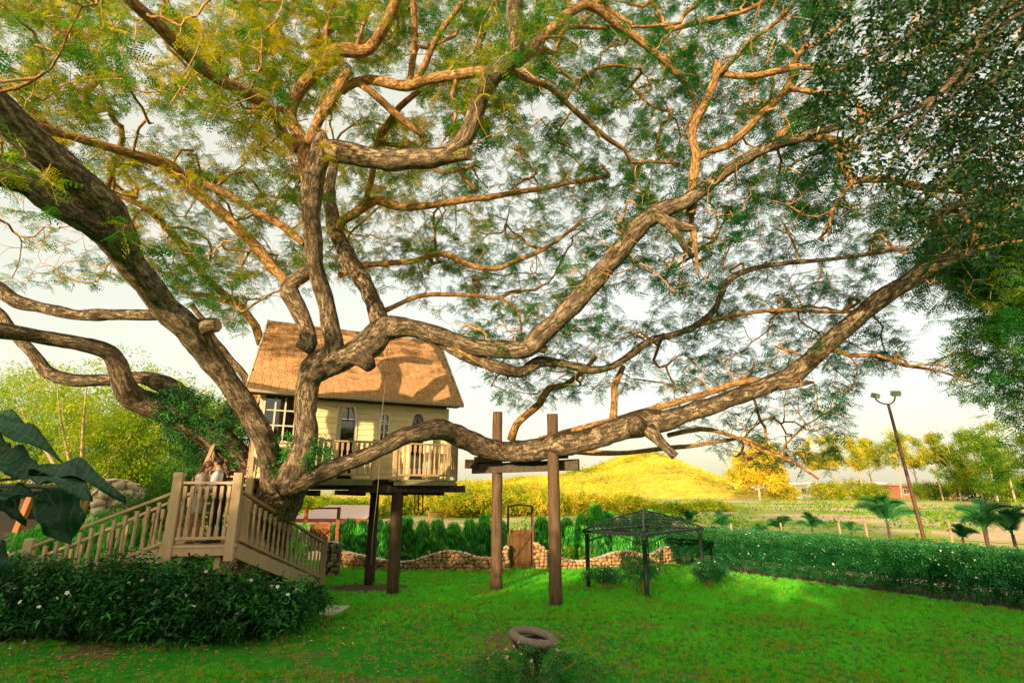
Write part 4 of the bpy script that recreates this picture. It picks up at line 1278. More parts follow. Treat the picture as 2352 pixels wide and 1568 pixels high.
def grow(n, sig, maxlen, step, wig, level):
    global cnt
    at = sample_attr(n, sig)
    # nearest ones first
    dm = np.array([np.min(np.sum((NP_[:cnt:4] - a) ** 2, 1)) for a in at])
    at = at[np.argsort(dm)]
    for a in at:
        if in_house(a): continue
        d2 = np.sum((NP_[:cnt] - a) ** 2, 1)
        k = int(np.argmin(d2 * rng.uniform(.85, 1.15, cnt)))
        s = NP_[k].copy(); L = math.sqrt(d2[k])
        if L > maxlen:                      # stop short, later rounds reach on
            a = s + (a - s) * (maxlen / L); L = maxlen
        if L < step * .8: continue
        if RAD[k] > .12 and LEVEL[k] == 0 and level > 2: continue
        pr_ = PARr[k]
        t0 = (s - NP_[pr_]) if pr_ >= 0 else (a - s)
        nt_ = np.linalg.norm(t0); t0 = t0 / nt_ if nt_ > 0 else t0
        dirn = (a - s) / L
        c1 = s + (t0 * .45 + dirn * .55) * L * .45
        m = max(2, int(L / step))
        ids = [k]; seed = rng.uniform(0, 99)
        ph = rng.normal(size=3) * wig * L
        for i in range(1, m + 1):
            t = i / m
            p = (1 - t) ** 2 * s + 2 * t * (1 - t) * c1 + t * t * a
            p = p + ph * math.sin(t * math.pi) * .5 + rng.normal(size=3) * wig * step * .5
            if in_house(p): break
            qx, qy, _ = proj(p)
            if qy[0] > np.interp(qx[0], lx, ly) + 15: break
            NP_[cnt] = p; PARr.append(ids[-1]); RAD.append(0.0); LEVEL.append(level)
            ids.append(cnt); cnt += 1
            if cnt >= MAXN - 200: break
        if len(ids) > 1: chains.append((ids, level))
        if cnt >= MAXN - 200: break
grow(420, 1.0, 3.2, .22, .24, 1)
grow(1500, 1.0, 1.7, .17, .20, 2)
grow(5200, 1.0, .85, .14, .16, 3)
grow(10500, .9, .5, .13, .16, 4)
# pipe model for the grown ones
acc = np.zeros(cnt); EXP = 2.2
for i in range(cnt - 1, n_tr - 1, -1):
    r = max(.0045 ** EXP, acc[i])
    RAD[i] = r ** (1 / EXP)
    acc[PARr[i]] += r if True else 0
for i in range(n_tr, cnt): RAD[i] = min(RAD[i] * (1.35 if LEVEL[i] <= 2 else 1.0), .065)
tw = MB(); nbr = 0; mid = []
for ids, level in chains:
    pts = [Vector(NP_[i]) for i in ids]
    rr = [RAD[i] for i in ids]
    rr[0] = min(rr[1] * 1.25, RAD[ids[0]] if RAD[ids[0]] > 0 else 1)
    if level == 1:
        b = MB(); b.tube(pts, rr, 7, False, .06, nbr, want_uv=True); b.build('branch', BARK_LIMB, tree); nbr += 1
    else:
        tw.tube(pts, rr, 5 if level == 2 else 4 if level == 3 else 3, False, 0)
tw.build('twigs', TWIG, tree)['kind'] = 'stuff'

# leaves on the thin wood
def leaves():
    ids = np.array([i for i in range(n_tr, cnt) if RAD[i] < .0150])
    pts = NP_[ids]
    px, py, dep = proj(pts)
    keep = density(px, np.maximum(py, 5)) > rng.random(len(ids)) * .9
    gap = np.array([noise.noise(Vector((a * 1.1, b * 1.1, c * 1.6))) for a, b, c in pts])
    keep &= gap > np.where(px > 1150, -.13, np.where(py < 560, -.09, -.2))
    ids, pts, px, py, dep = ids[keep], pts[keep], px[keep], py[keep], dep[keep]
    reps = np.where(rng.random(len(ids)) < .45, 2, 1)
    pts = np.repeat(pts, reps, 0); px = np.repeat(px, reps); py = np.repeat(py, reps); dep = np.repeat(dep, reps)
    pts = pts + rng.normal(0, .02, pts.shape)
    n = len(pts)
    # gold tint at left: yellowing leaves plus painted low backlight; greener to the right
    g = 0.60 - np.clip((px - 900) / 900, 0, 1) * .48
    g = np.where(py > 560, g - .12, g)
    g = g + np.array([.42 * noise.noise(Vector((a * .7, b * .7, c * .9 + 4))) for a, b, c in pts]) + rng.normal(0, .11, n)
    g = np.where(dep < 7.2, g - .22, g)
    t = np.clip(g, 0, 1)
    rot = np.stack([rng.normal(0, .38, n), rng.normal(.12, .38, n), rng.uniform(0, 6.283, n)], 1)
    s = rng.uniform(.17, .285, n)
    h = rng.random(n) < .62
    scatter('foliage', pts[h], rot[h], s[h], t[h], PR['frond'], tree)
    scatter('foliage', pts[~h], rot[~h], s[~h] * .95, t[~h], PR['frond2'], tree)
    print('crown leaves', n, 'nodes', cnt)
leaves()
# ivy on the lower left limb and at the main fork
def ivy(name, chain, n, spread, tintm, label=None):
    pts = []
    for _ in range(n):
        k = random.random() * (len(chain) - 1); i = int(k); f = k - i
        q = [chain[i][j] + (chain[i + 1][j] - chain[i][j]) * f for j in range(4)]
        a = random.uniform(0, 6.28)
        p = P(q[0], q[1], q[2]); r = RP(q[3], q[1], q[2])
        dr = r * random.uniform(.9, 1 + spread)
        pts.append((p.x + dr * math.cos(a), p.y + dr * .8 * math.sin(a * 1.7), p.z + dr * math.sin(a)))
    pts = np.array(pts)
    o = scatter(name, pts, rnd_rot(n, .8), rng.uniform(.22, .36, n), np.clip(rng.normal(tintm, .25, n), 0, 1), PR['shrub'], None)
    return o
o = ivy('ivy_vine', [(545,1080,14.1,60),(500,1030,13.8,50),(470,985,13.6,48),(430,955,13.5,40),(395,925,13.3,30)], 900, .5, .5)
tag(o, "dark ivy growing thickly over the low limb left of the stair top", "ivy")
o = ivy('ivy_vine', [(655,1085,12.2,22),(640,1040,12.1,20),(665,1010,11.9,14)], 120, .5, .8)
tag(o, "green fern-like vine hanging in the fork of the trunk before the treehouse", "vine")
o = ivy('ivy_vine', [(725,1070,11.9,18),(745,1045,11.9,14),(730,1010,11.9,10)], 90, .6, .6)
tag(o, "small leafy creeper on the fork right of the upright limb", "vine")
# ================================================================== WALL, GATES, GAZEBO AND THE REST
def stone_meshes(mat, n=6, name='stone'):
    res = []
    for v in range(n):
        random.seed(90 + v)
        b = MB()
        segs, rings = 7, 4
        prof = [(-.5 + i / rings) for i in range(rings + 1)]
        vs = []
        for i in range(1, rings):
            th = math.pi * i / rings
            for k in range(segs):
                a = 2 * math.pi * k / segs
                r = math.sin(th) ** .55 * .5
                vs.append(Vector((math.cos(a) * r, math.sin(a) * r, -math.cos(th) * .5)) * random.uniform(.86, 1.1))
        vs = [Vector((0, 0, -.46))] + vs + [Vector((0, 0, .46))]
        fs = []
        for k in range(segs):
            k2 = (k + 1) % segs
            fs.append((0, 1 + k2, 1 + k))
            for i in range(rings - 2):
                fs.append((1 + i * segs + k, 1 + i * segs + k2, 1 + (i + 1) * segs + k2, 1 + (i + 1) * segs + k))
            fs.append((1 + (rings - 2) * segs + k, 1 + (rings - 2) * segs + k2, len(vs) - 1))
        b.add(vs, fs, True)
        res.append(b.mesh(name, mat))
    random.seed(17)
    return res
STM = stone_meshes(STONE); PSM = stone_meshes(PALEST)
def rubble_wall(name, path, label, cat="stone wall", thick=.32, size=.135, meshes=STM, core=MORTAR, coping=True, limit=300):
    """path: list of (x, y, top z)"""
    root = empty(name, (path[0][0], path[0][1], 0), label, cat)
    # resample
    pts = catmull([(x, y, z, 0) for x, y, z in path], .12)
    b = MB()
    th = thick * .36
    prev = None; L = 0; arc = [0]
    for p, q in zip(pts, pts[1:]):
        L += math.hypot(q[0] - p[0], q[1] - p[1]); arc.append(L)
    for i, p in enumerate(pts[:-1]):
        q = pts[i + 1]
        d = Vector((q[0] - p[0], q[1] - p[1], 0))
        if d.length < 1e-4: continue
        nrm = Vector((-d.y, d.x, 0)).normalized() * th
        a, c = Vector((p[0], p[1], 0)), Vector((q[0], q[1], 0))
        vs = [a - nrm, c - nrm, c + nrm, a + nrm]
        tops = [p[2] - .05, q[2] - .05, q[2] - .05, p[2] - .05]
        b.add([v + UP * -.03 for v in vs] + [v + UP * t for v, t in zip(vs, tops)], [(0, 1, 5, 4), (2, 3, 7, 6), (4, 5, 6, 7), (0, 4, 7, 3), (1, 2, 6, 5)])
    b.build('wall_core', core, root)
    ax = np.array([p[0] for p in pts]); ay = np.array([p[1] for p in pts]); az = np.array([p[2] for p in pts]); arc = np.array(arc)
    count = 0; rest = MB()
    rows = int(max(az) / (size * .78)) + 1
    for r in range(rows):
        s = random.uniform(0, size)
        z = size * .4 + r * size * .78
        while s < L:
            w = size * random.uniform(.75, 1.5)
            x, y, tz = np.interp(s, arc, ax), np.interp(s, arc, ay), np.interp(s, arc, az)
            x2, y2 = np.interp(s + .05, arc, ax), np.interp(s + .05, arc, ay)
            if z < tz - size * .3:
                ang = math.atan2(y2 - y, x2 - x)
                nrm = Vector((math.sin(ang), -math.cos(ang), 0))
                if nrm.y > 0: nrm = -nrm
                pos = Vector((x, y, z + random.uniform(-.02, .02))) + nrm * (th + random.uniform(-.005, .03))
                M = Matrix.Translation(pos) @ Matrix.Rotation(ang, 4, 'Z') @ Euler((random.uniform(-.4, .4), random.uniform(-.5, .5), 0)).to_matrix().to_4x4() @ Matrix.Diagonal((w * 1.04, size * .95, size * random.uniform(.78, 1.05), 1))
                if count < limit: piece('stone', random.choice(meshes), root, M)
                else:
                    me = random.choice(meshes); o = len(rest.v)
                    rest.add([M @ v.co for v in me.vertices], [tuple(pp.vertices) for pp in me.polygons], True)
                count += 1
            s += w * .93
    # top course
    if coping:
        s = 0
        while s < L:
            w = size * random.uniform(.9, 1.5)
            x, y, tz = np.interp(s, arc, ax), np.interp(s, arc, ay), np.interp(s, arc, az)
            x2, y2, t2 = np.interp(s + .1, arc, ax), np.interp(s + .1, arc, ay), np.interp(s + .1, arc, az)
            M = Matrix.Translation((x, y, tz - .035)) @ Matrix.Rotation(math.atan2(y2 - y, x2 - x), 4, 'Z') @ Matrix.Rotation(-math.atan2(t2 - tz, .1), 4, 'Y') @ Matrix.Diagonal((w * 1.05, thick * 1.05, .075, 1))
            piece('coping_stone', random.choice(PSM), root, M)
            s += w * .95
    if rest.v: rest.build('small_stones', meshes[0].materials[0], root)['kind'] = 'stuff'
    return root
def wp(px, ybase, ytop):
    b = PG(px, ybase)
    t = P(px, ytop, b.y)
    return (b.x, b.y, t.z)
rubble_wall('stone_wall', [wp(760, 1302, 1256), wp(790, 1303, 1264), wp(850, 1306, 1277), wp(900, 1309, 1286), wp(940, 1310, 1286), wp(980, 1310, 1274), wp(1020, 1310, 1263), wp(1060, 1310, 1265), wp(1100, 1310, 1277), wp(1140, 1310, 1276), wp(1155, 1310, 1258), wp(1168, 1310, 1246)],
            "wavy rubble stone wall left of the wooden gate behind the support posts")
rubble_wall('stone_wall', [wp(1229, 1307, 1244), wp(1245, 1307, 1250), wp(1262, 1307, 1266), wp(1295, 1306, 1279), wp(1330, 1305, 1285), wp(1370, 1304, 1279), wp(1410, 1303, 1266), wp(1450, 1302, 1263), wp(1480, 1300, 1271), wp(1505, 1298, 1268), wp(1525, 1296, 1256), wp(1545, 1293, 1251)],
            "wavy rubble stone wall running right from the wooden gate past the gazebo")
# stub pier at the foot of the stairs and the pale walls at the left
pq = PG(768, 1322)
rubble_wall('stone_pier', [(pq.x - .35, pq.y + .1, .98), (pq.x - .1, pq.y, 1.0), (pq.x + .12, pq.y + .02, .95)], "short grey rubble stone pier behind the foot of the stairs", "stone pier", .42, .17,
            stone_meshes(plain_mat("grey_stone", (0.34, 0.26, 0.18), .95, .35, 12, bumpy=.8, rnd=.2)))
pw = [P(212, 1160, 17), P(240, 1150, 17.2), P(275, 1150, 17.6), P(318, 1160, 18.2)]
rubble_wall('pale_stone_wall', [(pw[0].x, pw[0].y, P(212, 1125, 17).z), (pw[1].x, pw[1].y, P(240, 1100, 17.2).z), (pw[2].x, pw[2].y, P(280, 1102, 17.6).z), (pw[3].x, pw[3].y, P(318, 1118, 18.2).z)],
            "tall pale stone wall end behind the left stair rail", "stone wall", .6, .32, PSM, PALEST)
pw = [PG(60, 1300, .2), PG(110, 1300, .2)]
rubble_wall('pale_stone_wall', [(-15.5, 18.0, .55), (-14.4, 17.6, .72), (-13.6, 17.5, .7)], "low pale stone wall left of the stairs, behind the newel post", "stone wall", .6, .3, PSM, PALEST)

def plank_gate(name, base_c, w, h, z0, label, wood, frame_mat, top_z, nplank=6, ang=0.0, frame_w=None, arched=False, depth=.35):
    root = empty(name, (base_c.x, base_c.y, 0), label, "gate")
    ax = Vector((math.cos(ang), math.sin(ang), 0)); ny = Vector((-math.sin(ang), math.cos(ang), 0))
    c = Vector((base_c.x, base_c.y, 0))
    pw_ = w / nplank
    for k in range(nplank):
        x = -w / 2 + pw_ * (k + .5)
        MB().box(c + ax * x + UP * (z0 + h / 2), (pw_ - .012, .03, h), Matrix.Rotation(ang, 3, 'Z')).build('plank', wood, root, bevel=.004)
    for z in (.14, h - .16, h * .52):
        if z == h * .52: continue
        MB().box(c - ny * .03 + UP * (z0 + z), (w * .94, .028, .10), Matrix.Rotation(ang, 3, 'Z')).build('ledge', wood, root, bevel=.004)
    a = c - ny * .032 - ax * w * .42 + UP * (z0 + .2); b = c - ny * .032 + ax * w * .42 + UP * (z0 + h - .22)
    MB().bar(a, b, .026, .09, ny).build('brace', wood, root)
    fw = (frame_w or w + .12) / 2
    for yy in (0, depth):
        for sg in (-1, 1):
            MB().box(c + ax * sg * fw + ny * yy + UP * (top_z / 2), (.06, .06, top_z), Matrix.Rotation(ang, 3, 'Z')).build('gate_post', frame_mat, root)
        if arched:
            arc_ = [c + ax * (fw * math.cos(math.pi - math.pi * t / 6) if False else fw * (-1 + t / 3)) + ny * yy + UP * (top_z + .05 * math.sin(math.pi * t / 6)) for t in range(7)]
            for p, q in zip(arc_, arc_[1:]): MB().bar(p, q, .05, .05).build('top_rail', frame_mat, root)
        elif yy:
            MB().bar(c - ax * fw + ny * yy + UP * (top_z - .03), c + ax * fw + ny * yy + UP * (top_z - .03), .05, .06).build('top_rail', frame_mat, root)
    for sg in (-1, 1):
        for z in (top_z, top_z * .82, top_z * .62):
            MB().bar(c + ax * sg * fw + UP * z, c + ax * sg * fw + ny * depth + UP * z, .03, .03).build('side_slat', frame_mat, root)
    return root
gb = PG(1196, 1307)
gtop = P(1196, 1217, gb.y).z; gfr = P(1196, 1163, gb.y).z
plank_gate('garden_gate', gb + Vector((0, 0, 0)), .70, gtop - .05, .05, "brown plank garden gate with diagonal brace under a thin arched frame in the stone wall", DOORW, plain_mat("brown_frame", (0.16, .07, .035), .7, .3, 9), gfr, 6, R(2), .82, True, .45)
g2 = P(732, 1262, 19.2); g2.z = 0
z0_ = P(732, 1264, 19.2).z; z1_ = P(732, 1201, 19.2).z
plank_gate('red_wood_gate', g2, .68, z1_ - z0_, max(.03, z0_), "reddish plank gate half open between orange posts behind the stair foot", REDW, plain_mat("orange_frame", (0.42, .11, .03), .7, .2, 9), P(765, 1165, 19.2).z, 5, R(8), 1.05, False, .3)
ga = P(1000, 1200, 26); ga.z = 0
root = empty('far_garden_arch', ga, "thin orange garden arch far behind the weeping trees, seen between deck posts and tall post", "garden arch")
fz = P(1000, 1176, 26).z
OR = plain_mat("orange_frame_far", (0.45, .16, .04), .7, .2, 9)
for sx in (-.3, .3):
    for yy in (0, .3): MB().box(ga + Vector((sx, yy, fz / 2)), (.05, .05, fz)).build('arch_post', OR, root)
for yy in (0, .3): MB().bar(ga + Vector((-.32, yy, fz)), ga + Vector((.32, yy, fz)), .05, .05).build('arch_rail', OR, root)

# ---- timber props holding the long low limb
pr_ = PG(1140, 1356); pr2 = PG(1277, 1392)
z3 = P(1140, 946, pr_.y).z; z4 = P(1262, 951, pr2.y).z
prop = empty('timber_props', (pr_.x, pr_.y, 0), "pair of tall weathered timber posts with crossbeams propping up the long low limb", "timber props")
for (bq, zt, sd1, rr) in ((pr_, z3, 2, .145), (pr2, z4, 7, .142)):
    pts = [Vector((bq.x + .0 * k, bq.y, zt * k / 14 - (.05 if k == 0 else 0))) for k in range(15)]
    MB().tube(pts, [rr * (1.08 - .16 * k / 14) for k in range(15)], 14, True, .09, sd1).build('post', TIMBER, prop)
ba = Vector((pr_.x - .7, pr_.y + .45, 0)); bb = Vector((pr2.x + .62, pr2.y - .1 + .22, 0))
zb = P(1200, 1072, 14.4).z
dirb = (bb - ba).normalized(); nb_ = Vector((-dirb.y, dirb.x, 0))
MB().bar(ba + UP * zb, bb + UP * (zb + .02), .09, .26).build('crossbeam', BEAMW, prop, bevel=.01)
MB().bar(ba + UP * (zb + .24) - nb_ * .12 + dirb * .2, bb + UP * (zb + .25) - nb_ * .1 - dirb * .25, .10, .16).build('crossbeam', BEAMW, prop, bevel=.01)
MB().bar(Vector((pr_.x - .9, pr_.y + .3, P(1100, 1065, 15.6).z)), Vector((pr_.x + .1, pr_.y + .25, P(1140, 1066, 15.6).z)), .12, .24).build('crossbeam', DARKW, prop)

# ---- rope and chimes under the deck
ra, rb_ = P(890, 790, 12.1), P(853, 1296, 12.3)
rb_.z = max(rb_.z, .35)
rp = MB()
rp.tube([ra + (rb_ - ra) * (k / 12) + Vector((.02 * math.sin(k), .01 * math.cos(k * 1.7), 0)) for k in range(13)], .0055, 5)
tag(rp.build('rope', plain_mat("rope", (.35, .27, .16), .9), None, ra), "thin pale rope hanging from the upper limb past the deck to near the ground", "rope")
cr = empty('hanging_rods', P(962, 1135, 15.4), "three dark rods hanging under the right end of the deck", "wind chime")
for px in (953, 961, 971):
    a = P(px, 1128, 15.4); b = P(px, 1180 if px != 961 else 1172, 15.4)
    MB().tube([a, b], .016, 6).build('rod', DARKW, cr)

# ---- iron gazebo
gL, gF, gR = PG(1352, 1350), PG(1487, 1371), PG(1617, 1336)
gB = gL + gR - gF
GZ = 1.42
gz = empty('iron_gazebo', gF, "open dark iron gazebo with a domed lattice roof standing on the lawn", "gazebo")
cen = (gL + gR) / 2
for p in (gL, gF, gR, gB):
    MB().lathe(p, [(0, .075), (.04, .075), (.05, .06), (GZ - .12, .055), (GZ - .11, .07), (GZ - .05, .07)], 10).build('post', IRON, gz)
cs = [gL, gF, gR, gB]
for a, b in zip(cs, cs[1:] + cs[:1]):
    d = (b - a).normalized()
    e = d * .12
    MB().bar(a - e + UP * GZ, b + e + UP * GZ, .09, .07).build('eave_beam', IRON, gz)
    # curved knee braces along the beam
    ln = (b - a).length
    for s, t in ((a, d), (b, -d)):
        pts = [s + t * (ln * .02 + ln * .42 * math.sin(k / 8 * math.pi / 2)) + UP * (GZ - .05 - .20 * (1 - k / 8) ** 2) for k in range(9)]
        MB().tube(pts, .014, 5).build('brace', IRON, gz)
apex = Vector((cen.x, cen.y, P(1475, 1176, cen.y).z))
RH = apex.z - GZ
def roofpt(u_, v_):
    """u,v in -1..1 over the square"""
    p = cen + (gF - gL) * (.53 * u_) + (gB - gL) * (.53 * v_)
    m = max(abs(u_), abs(v_))
    return Vector((p.x, p.y, GZ + .04 + RH * (1 - m ** 1.4) * (1 - .06 * min(abs(u_), abs(v_)))))
for su in (-1, 1):
    for sv in (-1, 1):
        MB().tube([roofpt(su * k / 12, sv * k / 12) for k in range(13)], .024, 6).build('hip_rib', IRON, gz)
lat_n = 7
for i in range(-lat_n + 1, lat_n):
    t = i / lat_n
    for sg in (-1, 1):
        MB().tube([roofpt(t, sg * (abs(t) + (1 - abs(t)) * k / 8)) for k in range(9)], .0095, 4, False).build('lattice_bar', IRON, gz)
        MB().tube([roofpt(sg * (abs(t) + (1 - abs(t)) * k / 8), t) for k in range(9)], .0095, 4, False).build('lattice_bar', IRON, gz)
for m in (.25, .45, .65, .82):
    ring = [roofpt(-m, -m), roofpt(m, -m), roofpt(m, m), roofpt(-m, m), roofpt(-m, -m)]
    pts = []
    for a, b in zip(ring, ring[1:]):
        pts += [a + (b - a) * (k / 4) for k in range(4)]
    pts.append(ring[0])
    MB().tube(pts, .0095, 4, False).build('lattice_ring', IRON, gz)
MB().lathe(apex + UP * .02, [(0, .03), (.03, .045), (.06, .02), (.09, .03), (.12, .012), (.16, .004)], 8).build('finial', IRON, gz)

# ---- tyre-shaped bird bath
tb = P(1224, 1462, 8.7); 
bt = empty('bird_bath', (tb.x, tb.y, 0), "grey tyre-shaped bird bath on a dark pedestal among pink flowers", "bird bath")
def torus(c, R0, r0__, tilt, flat=.8, n=28, m=10):
    b = MB(); vs = []
    for i in range(n):
        a = 2 * math.pi * i / n
        for j in range(m):
            q = 2 * math.pi * j / m
            rr = R0 + r0__ * math.cos(q) * (1 + .06 * noise.noise(Vector((i * .4, j, 0))))
            v = Vector((rr * math.cos(a), rr * math.sin(a), r0__ * flat * math.sin(q)))
            vs.append(c + tilt @ v)
    fs = [(i * m + j, ((i + 1) % n) * m + j, ((i + 1) % n) * m + (j + 1) % m, i * m + (j + 1) % m) for i in range(n) for j in range(m)]
    return b.add(vs, fs, True)
tl = Euler((R(3), R(9), 0)).to_matrix()
torus(Vector((tb.x, tb.y, tb.z)), .29, .07, tl, .8).build('rim', RUBBER, bt)
MB().lathe((tb.x, tb.y, 0), [(0, .17), (.08, .13), (.16, .12), (tb.z - .22, .17), (tb.z - .12, .26), (tb.z - .05, .30)], 20).build('pedestal', plain_mat("dark_clay", (.07, .045, .035), .9, .4, 9), bt)
MB().lathe((tb.x, tb.y, tb.z - .09), [(0, .10), (.012, .2)], 16).build('bowl_moss', plain_mat("moss_water", (.06, .12, .07), .4, .4, 9), bt)

# ---- floodlight pole
lb = Vector((12.15, 17.0, 0)); lt = P(2040, 928, 17.0)
lp = empty('floodlight_pole', lb, "tall rusty pole with two floodlights on curved arms behind the right hedge", "lamp post")
MB().tube([lb + (lt - lb) * (k / 10) for k in range(11)], [.058 - .015 * k / 10 for k in range(11)], 10).build('pole', STEEL, lp)
for sg, px, py in ((-1, 2008, 908), (1, 2056, 903)):
    h = P(px, py, 17.0)
    ae = Vector((h.x - sg * .02, 17.0, h.z - .06))
    arm = [lt + Vector((0, 0, -.02)), lt + Vector((sg * (abs(ae.x - lt.x)) * .55, 0, .0)), lt + Vector((ae.x - lt.x, 0, .12)), ae]
    arm = [lt + Vector(((ae.x - lt.x) * math.sin(k / 8 * math.pi / 2), 0, (ae.z - lt.z) * (1 - math.cos(k / 8 * math.pi / 2)))) for k in range(9)]
    MB().tube(arm, .022, 6).build('arm', STEEL, lp)
    rot = Euler((R(25), 0, R(28 if sg < 0 else -8))).to_matrix()
    f = MB().prism([h + rot @ Vector(q) for q in ((-.13, -.10, -.07), (.13, -.10, -.07), (.13, -.10, .08), (-.13, -.10, .08))], rot @ Vector((0, .14, 0)))
    fo = f.build('floodlight', GALV, lp, bevel=.01)
    MB().prism([h + rot @ Vector(q) for q in ((-.115, -.112, -.055), (.115, -.112, -.055), (.115, -.112, .065), (-.115, -.112, .065))], rot @ Vector((0, .008, 0))).build('lens', GLASSM, fo)

# ================================================================== SHRUBS AND HEDGES
def shrub(name, loc, label, cat, rx, ry, h, n, sprig, tint=(.5, .25), scale=(.3, .5), group=None, flowers=0, stems=5, lift=.18, stem_mat=None, shell=.45, fl_part=True):
    loc = Vector(loc)
    root = empty(name, loc, label, cat, group)
    pts = blob_points(loc.x, loc.y, loc.z + h * (.5 + lift / 2), rx, ry, h * (.5 - lift / 2) * 1.02, n, shell, seed=loc.x * 3.1, rough=.55)
    pts = pts[pts[:, 2] > loc.z + .04]
    n = len(pts)
    hh = (pts[:, 2] - loc.z) / h
    scatter('leaves', pts, rnd_rot(n, .5), rng.uniform(*scale, n), np.clip(rng.normal(tint[0], tint[1], n), 0, 1), PR[sprig], root)
    b = MB()
    for k in range(stems):
        a = random.uniform(0, 6.28); e = Vector((math.cos(a) * rx * .6, math.sin(a) * ry * .6, h * random.uniform(.5, .85)))
        m_ = e * .5 + rv(.06); m_.z = e.z * .45
        b.tube([loc + Vector((math.cos(a) * .05, math.sin(a) * .05, -.02)), loc + m_, loc + e], [.014, .010, .005], 5)
    b.build('stems', stem_mat or TWIG, root)
    if flowers:
        dirs = []
        for k in range(flowers):
            a = random.uniform(-math.pi * .98, -.02 * math.pi); e = random.uniform(-.15, 1.3)
            d = Vector((math.cos(a) * math.cos(e), math.sin(a) * math.cos(e), math.sin(e)))
            p = loc + Vector((d.x * rx * 1.05, d.y * ry * 1.05, h * (.5 + lift / 2) + d.z * h * (.5 - lift / 2) * 1.1))
            M = Matrix.Translation(p) @ Euler((random.uniform(.2, 1.2), random.uniform(-.5, .5), random.uniform(0, 6))).to_matrix().to_4x4() @ Matrix.Scale(random.uniform(.05, .085), 4)
            if fl_part: piece('flower', PR['flower'].data, root, M)
            else: piece('flower', PR['pink'].data, root, M)
    return root
# the dark white-flowered bushes in front of the stairs
spec = [(10, 1430, 10.5, 1.25, .62, 1.30, 620, "leftmost dark bush with white flowers at the foot of the left stair flight"),
        (170, 1440, 10.4, 1.2, .6, 1.18, 560, "second dark white-flowered bush from the left, before the sloping left handrail"),
        (325, 1425, 10.3, 1.15, .6, 1.34, 680, "dark white-flowered bush directly below the landing's left newel post"),
        (470, 1420, 10.3, 1.0, .6, 1.12, 520, "dark bush with white flowers below the kissing couple's landing"),
        (590, 1425, 10.7, 1.0, .6, .98, 500, "dark white-flowered bush in front of the right stair flight"),
        (668, 1405, 11.6, .62, .5, .75, 300, "smaller white-flowered bush beside the concrete slab at the stair foot")]
for (px, py, d, rx, ry, h, n, lab) in spec:
    x = P(px, py, d).x
    shrub('jasmine_bush', (x, d, 0), lab, "flowering bush", rx, ry, h, n, 'shrub', (.5, .28), (.36, .62), "dark white-flowered bushes before the stairs", 16, 9, .08, stem_mat=DARKW, shell=.3)
# shrubs under the gazebo
for (px, py, r, h, lab) in ((1385, 1352, .5, .55, "low round bush at the foot of the gazebo's left post"), (1470, 1362, .62, .95, "taller loose bush at the front post of the gazebo"), (1632, 1352, .5, .70, "bush with pale tips at the foot of the gazebo's right post")):
    q = PG(px, py)
    shrub('gazebo_bush', q + Vector((0, -.1, 0)), lab, "bush", r, r * .8, h, 230, 'hedge', (.55, .3), (.26, .4), "bushes round the gazebo posts", 5, 7, .25, shell=.3)
# flowers round the bird bath
shrub('lantana_bush', (tb.x + .02, tb.y - .55, 0), "low loose bush with pink flowers in front of the tyre bird bath", "flowering bush", .95, .45, .46, 620, 'shrub', (.75, .25), (.10, .2), None, 0, 8, .05)
lroot = [o for o in SC.objects if o.name.startswith('lantana_bush')][0]
for k in range(26):
    a = random.uniform(0, 6.28)
    r_ = random.random() ** .5
    M = Matrix.Translation((tb.x + .05 + math.cos(a) * r_ * .72, tb.y - .55 + math.sin(a) * r_ * .34, .50 * (1 - .45 * r_ * r_) + random.uniform(-.02, .06))) @ Euler((random.uniform(.1, .9), 0, random.uniform(0, 6))).to_matrix().to_4x4() @ Matrix.Scale(.055, 4)
    piece('flower', PR['pink'].data, lroot, M)

